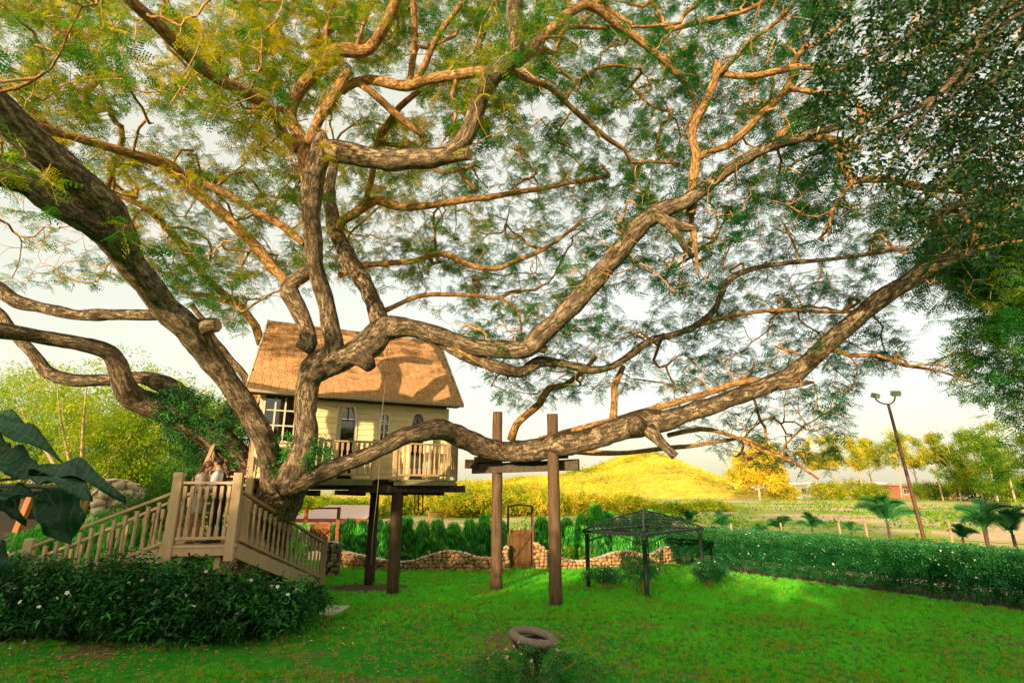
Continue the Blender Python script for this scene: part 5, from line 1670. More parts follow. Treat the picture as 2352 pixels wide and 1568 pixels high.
# long clipped hedge on the right
def hedge():
    root = empty('flowering_hedge', HA, "long dark green clipped hedge with small white flowers along the right side of the lawn", "hedge")
    d = (HB2 - HA); L = d.length; d.normalize()
    bk_ = Vector((-d.y, d.x, 0))
    if bk_.x < 0: bk_ = -bk_
    n = 15500
    s = rng.random(n) * (L + .6) - .3; w = rng.random(n); z = rng.random(n)
    side = rng.random(n)
    dep = np.where(side < .50, rng.random(n) * .22, rng.random(n) * 1.25)       # front face or top
    zz = np.where(side < .50, .10 + 1.04 * rng.random(n) ** .8, 1.0 + rng.random(n) * .2)
    lump = np.array([noise.noise(Vector((a * .9, b * 2, 0))) for a, b in zip(s, zz)])
    zz = zz + lump * .09 * (zz > .9)
    dep = dep - lump * .10
    pts = np.stack([HA.x + d.x * s + bk_.x * dep, HA.y + d.y * s + bk_.y * dep, zz], 1)
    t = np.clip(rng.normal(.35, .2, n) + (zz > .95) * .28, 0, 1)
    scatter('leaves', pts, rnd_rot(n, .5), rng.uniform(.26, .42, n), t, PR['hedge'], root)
    b = MB()
    k = 0
    s0 = 0.0
    while s0 < L:
        p = HA + d * s0 + bk_ * random.uniform(.15, .45)
        for j in range(3):
            e = p + Vector((random.uniform(-.18, .18), random.uniform(-.1, .1), random.uniform(.35, .7)))
            b.tube([p + UP * -.02, p + (e - p) * .5 + rv(.03), e], [.016, .012, .006], 4, False)
        s0 += random.uniform(.22, .42)
    b.build('stems', plain_mat("hedge_stems", (.16, .10, .06), .9, .3, 9), root)
    m = 420
    s = rng.random(m) * L; s = s[np.array([noise.noise(Vector((a * .8, 0, 6))) for a in s]) > rng.uniform(-.1, .5, m)]; m = len(s); up_ = rng.random(m) < .55
    dep = np.where(up_, rng.random(m) * 1.1, -.12); zz = np.where(up_, 1.2, .35 + rng.random(m) * .85)
    pts = np.stack([HA.x + d.x * s + bk_.x * dep, HA.y + d.y * s + bk_.y * dep, zz], 1)
    scatter('flowers', pts, rnd_rot(m, .6), rng.uniform(.035, .07, m), rng.random(m), PR['flower'], root)
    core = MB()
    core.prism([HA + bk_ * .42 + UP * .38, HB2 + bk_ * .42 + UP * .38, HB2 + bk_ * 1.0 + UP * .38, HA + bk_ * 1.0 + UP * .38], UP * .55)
    core.build('dark_core', plain_mat("hedge_inside", (.012, .02, .008), .95), root)  # near-black solid block filling the middle of the hedge
hedge()

# weeping columnar trees behind the stone wall
cols = [(772, 1205), (800, 1196), (829, 1200), (862, 1193), (895, 1198), (932, 1190), (968, 1200), (1003, 1196), (1040, 1204), (1078, 1196), (1112, 1186), (1150, 1200),
        (1243, 1190), (1275, 1196), (1305, 1193), (1338, 1182), (1372, 1158), (1402, 1178), (1436, 1190), (1470, 1186), (1505, 1172), (1536, 1186)]
ord_ = ["first", "second", "third", "fourth", "fifth", "sixth", "seventh", "eighth", "ninth", "tenth", "eleventh", "twelfth"]
for i, (px, top) in enumerate(cols):
    d = 21.2 + random.uniform(-.25, .5)
    if px > 1230: d = 21.9 + random.uniform(-.3, .4)
    x = P(px, 1280, d).x; h = P(px, top - 9, d).z
    side_ = "left of the plank gate" if px < 1200 else "right of the plank gate"
    k = i if px < 1200 else i - 12
    lab = "%s weeping columnar tree from the left in the row %s" % (ord_[k], side_) if px < 1200 else "%s weeping columnar tree counted rightwards in the row %s" % (ord_[k], side_)
    root = empty('weeping_tree', (x, d, 0), lab, "tree", "weeping columnar trees behind the stone wall")
    n = 230
    t = rng.random(n); a = rng.uniform(0, 6.283, n)
    r_ = (.38 - .27 * t ** 1.7) * rng.uniform(.55, 1.1, n)
    pts = np.stack([x + np.cos(a) * r_, d + np.sin(a) * r_, .12 + t * (h - .18)], 1)
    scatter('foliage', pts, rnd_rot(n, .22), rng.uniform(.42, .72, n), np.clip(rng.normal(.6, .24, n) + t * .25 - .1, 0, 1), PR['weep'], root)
    MB().tube([(x, d, 0), (x + .02, d, h * .5), (x, d, h * .93)], [.04, .03, .01], 6).build('trunk', TWIG, root)

# foxtail palms beyond the right hedge
PALMF = None
def palm_frond_mesh():
    b = MB(); random.seed(5)
    pts = [Vector((t, 0, .42 * math.sin(t * 2.2) - .25 * t * t)) for t in np.linspace(0, 1, 9)]
    b.tube(pts, [.02 * (1 - .8 * k / 8) for k in range(9)], 4, False)
    for i in range(26):
        t = .18 + .8 * i / 25
        p = Vector((t, 0, .42 * math.sin(t * 2.2) - .25 * t * t))
        for a in (-1.1, -.2, .7, 2.2, 3.3, 4.0):
            d = Vector((.45, math.cos(a), math.sin(a) * .8)).normalized()
            ln = .24 * (1 - .55 * abs(t - .5)) 
            s = Vector((1, 0, 0)) * .017
            b.add([p - s, p + s, p + d * ln + s * .3, p + d * ln - s * .3], [(0, 1, 2, 3)])
    return b.mesh('frond', plain_mat("palm_frond", (0.045, .24, .06), .5, .3, 7))
PF = palm_frond_mesh()
palms = [(1585, 1232, 1180, 21, .75), (1665, 1235, 1188, 20.5, .8), (1795, 1236, 1190, 21, .7), (1745, 1238, 1204, 22, .5), (1868, 1238, 1188, 20, .75), (1958, 1242, 1200, 19, .5), (2045, 1242, 1160, 17.5, 1.15), (2270, 1262, 1168, 14.5, 1.15), (2335, 1268, 1185, 14.5, 1.0), (2215, 1258, 1215, 16, .6)]
pl = ["leftmost feathery palm just past the gazebo roof", "second feathery palm from the gazebo beyond the hedge", "feathery palm third from the gazebo, curling left", "small low palm between two larger ones beyond the hedge", "feathery palm under the drooping branch tip beyond the hedge", "small stooping palm left of the largest palm",
      "largest feathery palm left of the floodlight pole", "dark feathery palm near the right edge beyond the hedge", "rightmost dark palm at the edge of the picture", "small palm right of the floodlight pole"]
for i, (px, yb, yt, d, s) in enumerate(palms):
    x = P(px, yb, d).x
    ztop = P(px, (yb + yt) / 2, d).z
    ztop = max(ztop, .8)
    root = empty('foxtail_palm', (x, d, 0), pl[i], "palm", "small palms beyond the hedge")
    MB().tube([(x, d, 0), (x + .02, d, ztop * .5), (x, d, ztop)], [.06, .05, .035], 8).build('trunk', STEEL, root)
    nf = 9
    for k in range(nf):
        a = 2 * math.pi * k / nf + random.uniform(-.3, .3)
        M = Matrix.Translation((x, d, ztop - .03)) @ Matrix.Rotation(a, 4, 'Z') @ Matrix.Rotation(-R(random.uniform(5, 60)), 4, 'Y') @ Matrix.Scale(s * random.uniform(.6, .85), 4)
        piece('frond', PF, root, M)

# ================================================================== BACKGROUND TREES
def crown_tree(name, base, label, lobes, n, sprig, scale, tint, trunks, group=None, gap=.75, trunk_mat=None, cat="tree", shell=.4, freq=.35):
    """lobes: (dx,dy,z,rx,ry,rz); trunks: list of polylines of (dx,dy,z,r)"""
    base = Vector(base)
    root = empty(name, base, label, cat, group)
    tot = sum(l[3] * l[5] for l in lobes)
    P0 = []
    for i, (dx, dy, z, rx, ry, rz) in enumerate(lobes):
        P0.append(blob_points(base.x + dx, base.y + dy, base.z + z, rx, ry, rz, max(30, int(n * rx * rz / tot)), shell, seed=i * 7.7 + base.x))
    pts = np.concatenate(P0)
    if gap < 1: pts = clump_gaps(pts, freq, gap, base.x)
    m = len(pts)
    tn = np.array([noise.noise(Vector((a * freq * 1.6, b * freq * 1.6, c * freq * 1.6 + 9))) for a, b, c in pts])
    scatter('crown', pts, rnd_rot(m, .6), rng.uniform(*scale, m), np.clip(tint[0] + tn * tint[1] * 1.6 + rng.normal(0, tint[1] * .6, m), 0, 1), PR[sprig], root)
    tm = MB()
    for tr in trunks:
        pp = catmull([(base.x + q[0], base.y + q[1], base.z + q[2], q[3]) for q in tr], max(.25, tr[-1][2] / 12))
        tm.tube([Vector(q[:3]) for q in pp], [max(.004, q[3]) for q in pp], 7, False, .08, base.x)
    tm.build('trunk', trunk_mat or TWIG, root)
    return root
PALEB = plain_mat("pale_bark", (.50, .36, .22), .9, .3, 4)
def forked(h, spread, n, r, y=0):
    res = [[(0, 0, -.1, r), (0, 0, h * .18, r * .8), (0, 0, h * .3, r * .75)]]
    for k in range(n):
        a = 2 * math.pi * k / n + random.uniform(-.4, .4)
        e = random.uniform(.5, 1) * spread
        res.append([(0, 0, h * random.uniform(.15, .3), r * .6), (math.cos(a) * e * .35, math.sin(a) * e * .35, h * .5, r * .4), (math.cos(a) * e * .8, math.sin(a) * e * .8, h * .78, r * .22), (math.cos(a) * e, math.sin(a) * e, h * .97, r * .06)])
    return res
# left background
def gx(px, d): return P(px, 1100, d).x
crown_tree('pale_trunk_tree', (gx(195, 24), 24, 0), "yellow-green tree with pale forking trunks behind the big leaves at the left", [(0, 0, 6.0, 4.2, 3, 2.2), (-2.5, 1, 4.6, 2.4, 2, 1.4), (2.8, .5, 5.4, 2.8, 2.4, 1.8), (.5, .5, 3.2, 2.5, 2, .9)], 3600, 'bright', (.5, .85), (.72, .2), forked(6.8, 3.6, 8, .22), None, .62, PALEB)
crown_tree('leafy_tree', (gx(20, 27), 27, 0), "leafy yellow-green tree at the far left edge behind the broad dark leaves", [(0, 0, 5.6, 4.4, 3, 2.6), (1.5, 1, 3.0, 3.2, 2, 1.4)], 3200, 'bright', (.5, .9), (.6, .22), forked(7, 3.5, 7, .2), None, .7, PALEB)
crown_tree('leafy_tree', (gx(360, 26), 26, 0), "rounded bright green tree filling the gap under the curved low limb", [(0, 0, 4.4, 3.2, 3, 2.0), (1.4, 0, 2.6, 3.2, 2, 1.6), (-1.8, -.5, 2.2, 2.4, 2, 1.4)], 3800, 'bright', (.45, .8), (.5, .22), forked(5.4, 3, 6, .2), None, .8, PALEB)
crown_tree('leafy_tree', (gx(470, 30), 30, 0), "green tree behind the porch between stair rail and leaning limb", [(0, 0, 5.0, 3.8, 3, 2.6), (2.5, 0, 3.0, 2.8, 2, 2.0)], 2600, 'bright', (.5, .9), (.42, .2), forked(6, 3, 6, .2), None, .66)
crown_tree('vine_thicket', (gx(420, 16.5), 16.7, 0), "dense dark green thicket of climbers behind the left handrail of the upper stairs", [(0, 0, 1.6, 1.5, .9, 1.6), (.7, .3, 2.6, 1.0, .8, 1.0), (-1.2, 0, 1.2, 1.2, .8, 1.1)], 2600, 'bright', (.30, .5), (.12, .14), [[(0, 0, 0, .08), (.1, 0, 1.5, .06), (.3, 0, 3.0, .03)]], None, .95, None, "thicket")
for (px, d, h, lab) in ((150, 15.4, 1.75, "bright bamboo-leaved bush behind the sloping left handrail"), (260, 14.9, 1.95, "bright narrow-leaved bush below the pale stone wall end"), (340, 15.2, 1.6, "bright narrow-leaved bush beside the landing's left newel post"), (40, 14.0, 1.0, "low bright bush beside the leftmost newel post"), (655, 18.4, 1.55, "bright green bush seen through the right stair balusters"), (590, 19.4, 1.5, "bright green bush seen behind the trunk foot")):
    q = Vector((gx(px, d), d, 0))
    root = empty('bamboo_bush', q, lab, "bush", "bright narrow-leaved bushes behind the stairs")
    pts = blob_points(q.x, q.y, h * .52, .95, .7, h * .52, 520, .4, seed=px)
    scatter('leaves', pts, rnd_rot(len(pts), .35), rng.uniform(.4, .75, len(pts)), np.clip(rng.normal(.72, .22, len(pts)), 0, 1), PR['weep'], root)
    MB().tube([q, q + Vector((.05, 0, h * .8))], [.03, .01], 5).build('stems', TWIG, root)

# shelter at the far left
sh_ = empty('dark_shelter', (-19.5, 22, 0), "dark open shelter with a slanting timber strut at the left edge behind the big leaves", "shelter")
zt = P(40, 1118, 21).z
MB().prism([(-23, 21, 2.25), (-17.9, 21, 2.25), (-17.9, 25, 2.6), (-23, 25, 2.6)], UP * .18).build('roof', plain_mat("dark_thatch", (.03, .022, .016), .95, .4, 8), sh_)
MB().prism([(-23, 24.6, 0), (-17.9, 24.6, 0), (-17.9, 24.8, 0), (-23, 24.8, 0)], UP * 2.3).build('back_wall', DARKIN, sh_)
for xx in (-22.6, -18.1): MB().box((xx, 21.2, 1.1), (.16, .16, 2.2)).build('post', DARKW, sh_)
MB().bar(P(38, 1222, 21.1), P(72, 1140, 21.1), .2, .2).build('strut', REDW, sh_)
MB().box((-20.4, 21.4, .18), (4.6, .3, .3)).build('kerb', CONC, sh_)

# broad dark leaves close by at the left edge (stem leans in from outside the frame)
def big_leaf(px0, py0, px1, py1, d0, d1, wpx, parent, seed, curl=.25, droopx=.1):
    random.seed(seed)
    a, b = P(px0, py0, d0), P(px1, py1, d1)
    ax_ = (b - a); L = ax_.length; ax_.normalize()
    n_ = Vector((0, -.55, .83)); n_ = (n_ - ax_ * n_.dot(ax_)).normalized(); s = ax_.cross(n_)
    W_ = wpx
    nu, nv = 14, 6; vs = []
    for i in range(nu + 1):
        t = i / nu
        w = W_ * (math.sin(math.pi * min(1, t * 1.04) ** .8) ** .7) * (1 + .06 * math.sin(t * 21 + seed)) + .004
        for j in range(nv + 1):
            q = (j / nv - .5) * 2
            wave = .035 * math.sin(t * 13 + q * 2 + seed) * abs(q)
            vs.append(a + ax_ * (L * t) + s * (w / 2 * q) + n_ * (abs(q) * .14 * w + wave - curl * L * t * t * .5 + .1 * L * math.sin(t * math.pi)))
    fs = [(i * (nv + 1) + j, i * (nv + 1) + j + 1, (i + 1) * (nv + 1) + j + 1, (i + 1) * (nv + 1) + j) for i in range(nu) for j in range(nv)]
    bm_ = MB(); bm_.add(vs, fs, True)
    o = bm_.build('leaf', BIGLEAF, parent)
    sm = o.modifiers.new('solid', 'SOLIDIFY'); sm.thickness = .004
    rib = MB(); rib.tube([Vector(vs[i * (nv + 1) + nv // 2]) - n_ * .004 for i in range(nu + 1)], [.009 * (1 - .7 * i / nu) for i in range(nu + 1)], 5)
    rib.build('midrib', BIGRIB, o)
    return o
def leafm():
    m, nt = newmat("big_leaf")
    v = texco(nt)
    w = N(nt, 'ShaderNodeTexWave'); w.inputs['Scale'].default_value = 6; w.inputs['Distortion'].default_value = 4
    nt.links.new(v, w.inputs[0])
    f = noise_tex(nt, v, 7, 5, .6)
    c = ramp(nt, f, [(.3, (.006, .035, .012)), (.7, (.015, .075, .025))])
    c = mixcol(nt, c, (.06, .17, .06), math_n(nt, 'MULTIPLY', ramp(nt, w.outputs['Fac'], [(.8, (0, 0, 0)), (1, (1, 1, 1))]), .35))
    p = principled(nt, c, .55, bump(nt, w.outputs['Fac'], .3, .01), .3)
    out(nt, p.outputs[0]); return m
BIGLEAF = leafm(); BIGRIB = plain_mat("leaf_rib", (.06, .12, .05), .5)
pb_ = P(-260, 1180, 4.2); pb_.z = 0
bl = empty('broadleaf_plant', pb_, "plant with very large dark wavy leaves leaning in from the left edge of the picture", "plant")
stem_top = P(-120, 1090, 4.2)
MB().tube([pb_, (pb_ + stem_top) / 2 + Vector((.1, 0, 0)), stem_top], [.05, .04, .03], 8).build('stem', DARKW, bl)
for (x0, y0, x1, y1, d0, d1, w, sd_k, cu) in ((-60, 985, 125, 1000, 4.3, 4.0, .17, 1, .5), (-60, 960, 75, 968, 4.5, 4.3, .10, 2, .3), (70, 1092, 262, 1085, 4.1, 3.8, .17, 3, .5), (85, 1098, 205, 1128, 4.0, 3.75, .20, 4, .2), (-40, 1060, 92, 1095, 4.2, 4.05, .26, 5, .1), (-70, 1010, 30, 1055, 4.3, 4.2, .2, 6, .2),
     (100, 1120, 160, 1250, 4.1, 4.3, .28, 7, -.1), (-50, 1160, 95, 1125, 4.2, 4.0, .14, 8, .3), (-60, 1140, 60, 1190, 4.3, 4.3, .14, 9, .2), (-60, 1240, 25, 1310, 4.1, 4.1, .14, 10, .1)):
    big_leaf(x0, y0, x1, y1, d0, d1, w, bl, sd_k, cu)
for (x0, y0, x1, y1) in ((-120, 1090, 75, 1095), (-120, 1090, 100, 1120), (-120, 1110, -40, 1060)):
    MB().tube([P(x0, y0, 4.2), P((x0 + x1) / 2, (y0 + y1) / 2 + 12, 4.15), P(x1, y1, 4.1)], [.016, .012, .009], 6).build('leaf_stalk', BIGRIB, bl)

# dark broad-leaved tree hanging in from the top right
dt = empty('dark_overhanging_tree', (9.5, 6.5, 0), "dark broad-leaved tree hanging into the top right corner of the picture", "tree")
MB().tube([(9.5, 6.5, -.1), (9.3, 6.4, 3), (8.6, 6.3, 5.5), (7.6, 6.2, 7)], [.4, .33, .25, .16], 12, True, .1).build('trunk', BARK_MAIN, dt)
dbr = [[(2500, -60, 6.3, 12), (2323, 42, 6.2, 7), (2263, 127, 6.1, 6), (2221, 176, 6.0, 5), (2182, 230, 5.9, 3)],
       [(2480, -80, 6.0, 14), (2300, 20, 6.0, 9), (2242, 105, 6.0, 8), (2182, 190, 6.0, 8), (2109, 246, 6.0, 6), (2060, 268, 6.0, 4), (2017, 284, 6.0, 3), (1975, 310, 6.0, 2)],
       [(2150, 215, 6, 5), (2110, 280, 6, 4), (2060, 320, 6, 3), (2065, 360, 6, 2)],
       [(2480, 200, 6.5, 8), (2352, 250, 6.5, 6), (2250, 330, 6.4, 4), (2160, 390, 6.4, 3)],
       [(2480, 60, 6.2, 8), (2352, 130, 6.3, 6), (2200, 260, 6.4, 4), (2100, 370, 6.5, 3)],
       [(2420, -60, 6.6, 8), (2250, -10, 6.6, 6), (2120, 60, 6.6, 5), (2010, 130, 6.6, 3)]]
dp = []
for ch in dbr:
    raw = []
    for (px, py, d, r) in ch:
        p = P(px, py, d); raw.append((p.x, p.y, p.z, RP(r, py, d)))
    pts_ = catmull(raw, .12)
    MB().tube([Vector(q[:3]) for q in pts_], [q[3] for q in pts_], 8, True, .08).build('branch', BARK_MAIN, dt)
L_ = []
while len(L_) < 1500:
    px = random.uniform(1850, 2480); py = random.uniform(-120, 640)
    # thick in the corner, breaking up towards the lower left
    e = 1.35 - (max(0.0, 2420 - px) / 560) ** 1.6 * .9 - max(0, (py - 180) / 430) ** 1.3
    e += .38 * noise.noise(Vector((px * .012, py * .015, 3)))
    if random.random() < e:
        p = P(px, py, random.uniform(5.4, 7.6)); L_.append(tuple(p))
L_ = np.array(L_)
scatter('foliage', L_, rnd_rot(len(L_), .5), rng.uniform(.34, .50, len(L_)), np.clip(rng.normal(.35, .25, len(L_)), 0, 1), PR['dark'], dt)
tw2 = MB()
for i in range(0, len(L_), 30):
    a = Vector(L_[i]); b_ = a + Vector((random.uniform(.1, .5), 0, random.uniform(0, .35))); tw2.tube([a, (a + b_) / 2 + rv(.05), b_], [.004, .006, .008], 4, False)
tw2.build('twigs', BARK_MAIN, dt)['kind'] = 'stuff'

# fresh green tree at the right edge
crown_tree('green_edge_tree', (11.2, 11.5, 0), "bright green fine-leaved tree along the right edge of the picture", [(-.2, 0, 5.3, 1.3, 1.4, 1.7), (.0, 0, 7.3, 1.9, 1.6, 1.5), (.1, 0, 3.4, .9, 1.0, 1.3), (-.7, -.2, 7.6, 1.5, 1.2, .9)], 2600, 'frond', (.28, .42), (.36, .2), [[(.9, 0, -.1, .16), (.9, 0, 3, .13), (.7, 0, 6, .1), (.3, 0, 8, .04)], [(.85, 0, 3.5, .05), (.2, 0, 4.2, .03), (-.5, 0, 4.9, .01)], [(.8, 0, 5, .06), (.1, 0, 6, .04), (-.8, 0, 6.6, .01)]], None, .8, BARK_MAIN, "tree", .2, .8)

# dense row far right and slender trees behind the field
names = ["slender golden tree standing left of the red house", "slender tree touching the red house's left end", "slender green tree above the red house", "tall slender green tree right of the red house", "pale-trunked slender tree near the right edge", "leaning pale-trunked green tree second from the right edge", "green tree with white trunks beside the red house", "thin golden tree behind the drooping branch", "thin sparse tree left of the floodlight pole", "thin sparse tree just right of the floodlight pole", "broad green tree behind the white-trunked one", "tall green tree at the far right of the row"]
row = [(1880, 150, 1005, .62), (1985, 150, 1000, .6), (2070, 145, 985, .5), (2165, 140, 990, .45), (2330, 120, 960, .35), (2255, 130, 985, .3), (2205, 135, 1000, .35), (1925, 160, 995, .75), (2010, 170, 1005, .5), (2115, 165, 1000, .5), (2225, 165, 985, .25), (2290, 115, 975, .2)]
for i, (px, d, top, tt) in enumerate(row):
    b0_ = Vector((P(px, 1140, d).x, d, 0)); h = P(px, top, d).z
    r_ = h * .22
    lob = [(random.uniform(-1, 1), 0, h * z, r_ * s, r_ * s, h * .11) for z, s in ((.9, .8), (.74, 1.1), (.58, .9))]
    if px > 2180: lob += [(0, 0, h * .42, r_ * 1.3, r_, h * .16), (0, 0, h * .22, r_ * 1.2, r_, h * .12)]
    trk = [[(0, 0, 0, .22), (random.uniform(-.6, .6), 0, h * .4, .17), (random.uniform(-1.2, 1.2), 0, h * .9, .06)]]
    for k in range(4):
        s = random.choice((-1, 1)); trk.append([(0, 0, h * (.3 + .1 * k), .09), (s * r_ * .5, 0, h * (.48 + .1 * k), .06), (s * r_, 0, h * (.58 + .1 * k), .03)])
    crown_tree('slender_tree', b0_, names[i], lob, 620, 'gold', (1.4, 2.3), (tt - .12, .2), trk, "slender trees behind the field", .55, PALEB, "tree", .2, .25)
crown_tree('golden_tree', (P(1745, 1140, 150).x, 150, 0), "round golden tree glowing beyond the field right of the hill", [(0, 0, 9.5, 6, 5, 4.2), (-3.5, 0, 6.5, 4.5, 4, 3), (4, 0, 5.5, 4, 4, 3), (2, 0, 12, 4, 4, 2.5)], 1900, 'gold', (1.8, 3.2), (.72, .25), forked(12, 5, 6, .4), None, .8, PALEB, "tree", .3, .2)
lw = [(1900, 150, 4.5, .35), (1800, 155, 4.0, .55), (2000, 150, 4.0, .3), (2140, 150, 4.5, .2), (2240, 140, 5, .15), (2320, 130, 5.5, .15), (2380, 125, 6, .2), (1960, 155, 5.5, .45)]
lwn = ["low olive bush mass behind the field under the drooping branch", "low golden bush behind the field beside the golden tree", "low bush before the white building", "low green bush right of the red house", "low dark green bush under the pale trunks", "dark bush below the slender trees at the right", "dark green bush at the right edge of the field", "round olive bush left of the red house"]
for i, (px, d, h, tt) in enumerate(lw):
    crown_tree('field_bush', (P(px, 1140, d).x, d, 0), lwn[i], [(0, 0, h * .5, h * 1.1, h, h * .55)], 330, 'gold', (1.3, 2.2), (tt, .15), [[(0, 0, 0, .15), (.2, 0, h * .4, .1), (.3, 0, h * .7, .05)]], "bushes at the far side of the field", 1.0, None, "bush", .4, .3)
# mid-distance trees behind the columnar row: peach-gold scrub
mt = [(1000, 60, 1108, .45, 6), (1090, 55, 1118, .42, 6), (1170, 62, 1112, .5, 6), (1260, 58, 1125, .5, 6), (1350, 60, 1135, .45, 5), (900, 60, 1128, .45, 6), (1440, 62, 1140, .5, 5), (700, 55, 1135, .3, 6), (800, 52, 1150, .3, 5), (1530, 58, 1160, .3, 4), (1620, 70, 1152, .35, 5)]
mtn = ["golden scrub tree seen under the deck's right end", "peach-gold scrub tree left of the tall post", "golden scrub tree behind the plank gate arch", "golden scrub tree between the two tall posts", "low golden scrub behind the gazebo's left side", "green-gold scrub tree seen between the deck posts", "low scrub behind the gazebo dome", "green scrub behind the reddish gate", "green scrub left of the deck posts", "low scrub right behind the gazebo", "low green scrub on the field right of the gazebo"]
for i, (px, d, top, tt, w) in enumerate(mt):
    h = max(1.0, P(px, top, d).z)
    crown_tree('scrub_tree', (P(px, 1150, d).x, d, 0), mtn[i], [(0, 0, h * .62, w * .5, 2.5, h * .42), (w * .3, .5, h * .4, w * .45, 2, h * .38), (-w * .3, 0, h * .35, w * .45, 2, h * .34)], 1000, 'gold', (.7, 1.25), (tt, .22), forked(h, w * .4, 5, .09), "scrub trees beyond the garden wall", .92, None, "tree", .35, .5)

# ---- buildings far off
def house_far(name, px0, px1, ytop, ybase, d, depth, label, wall, roofm, nwin, roofh=.6, overhang=.5, win=True, base_z=0):
    x0, x1 = P(px0, 1140, d).x, P(px1, 1140, d).x
    h = P(px0, ytop, d).z - base_z
    root = empty(name, (x0, d, base_z), label, "building")
    MB().prism([(x0, d, base_z), (x1, d, base_z), (x1, d + depth, base_z), (x0, d + depth, base_z)], UP * h).build('wall', wall, root)
    z = base_z + h
    MB().add([(x0 - overhang, d - overhang, z), (x1 + overhang, d - overhang, z), (x1 + overhang, d + depth + overhang, z), (x0 - overhang, d + depth + overhang, z), (x0 + .3, d + depth / 2, z + roofh), (x1 - .3, d + depth / 2, z + roofh)],
             [(0, 1, 5, 4), (1, 2, 5), (2, 3, 4, 5), (3, 0, 4), (3, 2, 1, 0)]).build('roof', roofm, root)
    MB().box(((x0 + x1) / 2, d - overhang - .02, z - .1), (x1 - x0 + 2 * overhang, .06, .22)).build('fascia', roofm, root)
    for k in range(nwin):
        cx = x0 + (x1 - x0) * (k + .5) / nwin
        w = min(1.6, (x1 - x0) / nwin * .5)
        f = MB().box((cx, d - .04, base_z + h * .52), (w, .1, h * .42)).build('window', TRIM, root)
        for q in (-1, 1): MB().box((cx + q * w * .235, d - .10, base_z + h * .52), (w * .4, .03, h * .34)).build('pane', plain_mat("far_pane", (.12, .11, .10), .2, spec=.6) if k == 0 and q == -1 and False else FARP, f)
    return root
FARP = plain_mat("far_window_pane", (.12, .11, .10), .2, .1, spec=.6)
WHITEW = plain_mat("white_wall", (.78, .74, .66), .8, .06); REDWALL = plain_mat("salmon_wall", (.62, .20, .13), .8, .08)
PINKR = plain_mat("pinkish_roof", (.66, .45, .38), .8, .1); WROOF = plain_mat("white_roof", (.78, .75, .72), .7, .06); REDF = plain_mat("red_fascia", (.35, .08, .06), .7, .1)
house_far('red_house', 2070, 2198, 1114, 1141, 168, 9, "low salmon-red house with white windows beyond the field", REDWALL, PINKR, 5, .7)
house_far('white_building', 1690, 1860, 1112, 1140, 185, 10, "long white building behind the field left of the red house", WHITEW, WROOF, 7, .6)
house_far('white_building', 1875, 2050, 1110, 1136, 190, 10, "white low building partly hidden by bushes next to the red house", WHITEW, WROOF, 6, .6)
house_far('white_building', 2215, 2330, 1118, 1138, 175, 9, "small pale building behind the trees near the right edge", WHITEW, PINKR, 3, .6)
# open-sided pavilion seen under the deck
pv = empty('white_roof_pavilion', (P(690, 1180, 34).x, 34, 0), "white-roofed open pavilion with red fascia seen under the deck", "pavilion")
px0, px1 = P(672, 1180, 34).x, P(850, 1180, 34).x
zf = P(700, 1190, 34).z; zr_ = P(790, 1160, 38).z
MB().add([(px0, 33, zf), (px1, 33, zf), (px1 - .6, 39, zr_), (px0 + .5, 39, zr_), (px0, 33, zf - .06), (px1, 33, zf - .06), (px1 - .6, 39, zr_ - .06), (px0 + .5, 39, zr_ - .06)], [(0, 1, 2, 3), (7, 6, 5, 4), (0, 4, 5, 1), (1, 5, 6, 2), (2, 6, 7, 3), (3, 7, 4, 0)]).build('roof', PINKR, pv)
MB().box(((px0 + px1) / 2, 32.95, zf - .06), (px1 - px0 + .1, .06, .2)).build('fascia', REDF, pv)
for k in range(6): MB().box((px0 + (px1 - px0) * (k + .3) / 6, 33.3, zf / 2 - .06), (.12, .12, zf - .1)).build('post', WHITEW, pv)
# hut on the hill side
house_far('tin_hut', 1455, 1490, 1148, 1156, 90, 3, "small grey hut roof at the foot of the hill above the gazebo", WHITEW, plain_mat("grey_tin", (.45, .40, .36), .6), 0, .25, .2)

# ---- field fence posts beyond the hedge
for i, (px, y0, y1, lab) in enumerate(((1678, 1202, 1232, "faded pink fence post behind the second palm"), (1792, 1200, 1236, "faded pink fence post left of the drooping branch tip"), (1925, 1200, 1240, "faded pink fence post between two small palms"), (1985, 1196, 1240, "faded pink fence post left of the largest palm"), (2178, 1195, 1262, "leaning pink fence post right of the floodlight pole"), (2262, 1200, 1285, "leaning pink fence post before the dark right palm"))):
    d = 19 if px < 2100 else 15.5
    a = P(px + 12, y1, d); a.z = 0; b = P(px, y0, d)
    f = MB(); f.bar(a, b, .055, .055)
    tag(f.build('fence_post', plain_mat("pink_post", (.60, .36, .26), .85, .2), None, a, bevel=.01), lab, "fence post", "faded pink fence posts beyond the hedge")
wr = MB()
for z in (.7, 1.05):
    wr.tube([P(1640, 1200, 19.2) * 0 + Vector((7.2, 19.2, z)), Vector((11, 19.1, z - .02)), Vector((13.2, 17.6, z)), Vector((14.6, 15.5, z))], .006, 4)
tag(wr.build('fence_wire', STEEL, None, (7.2, 19.2, 0)), "thin wires strung between the pink posts beyond the hedge", "wire")

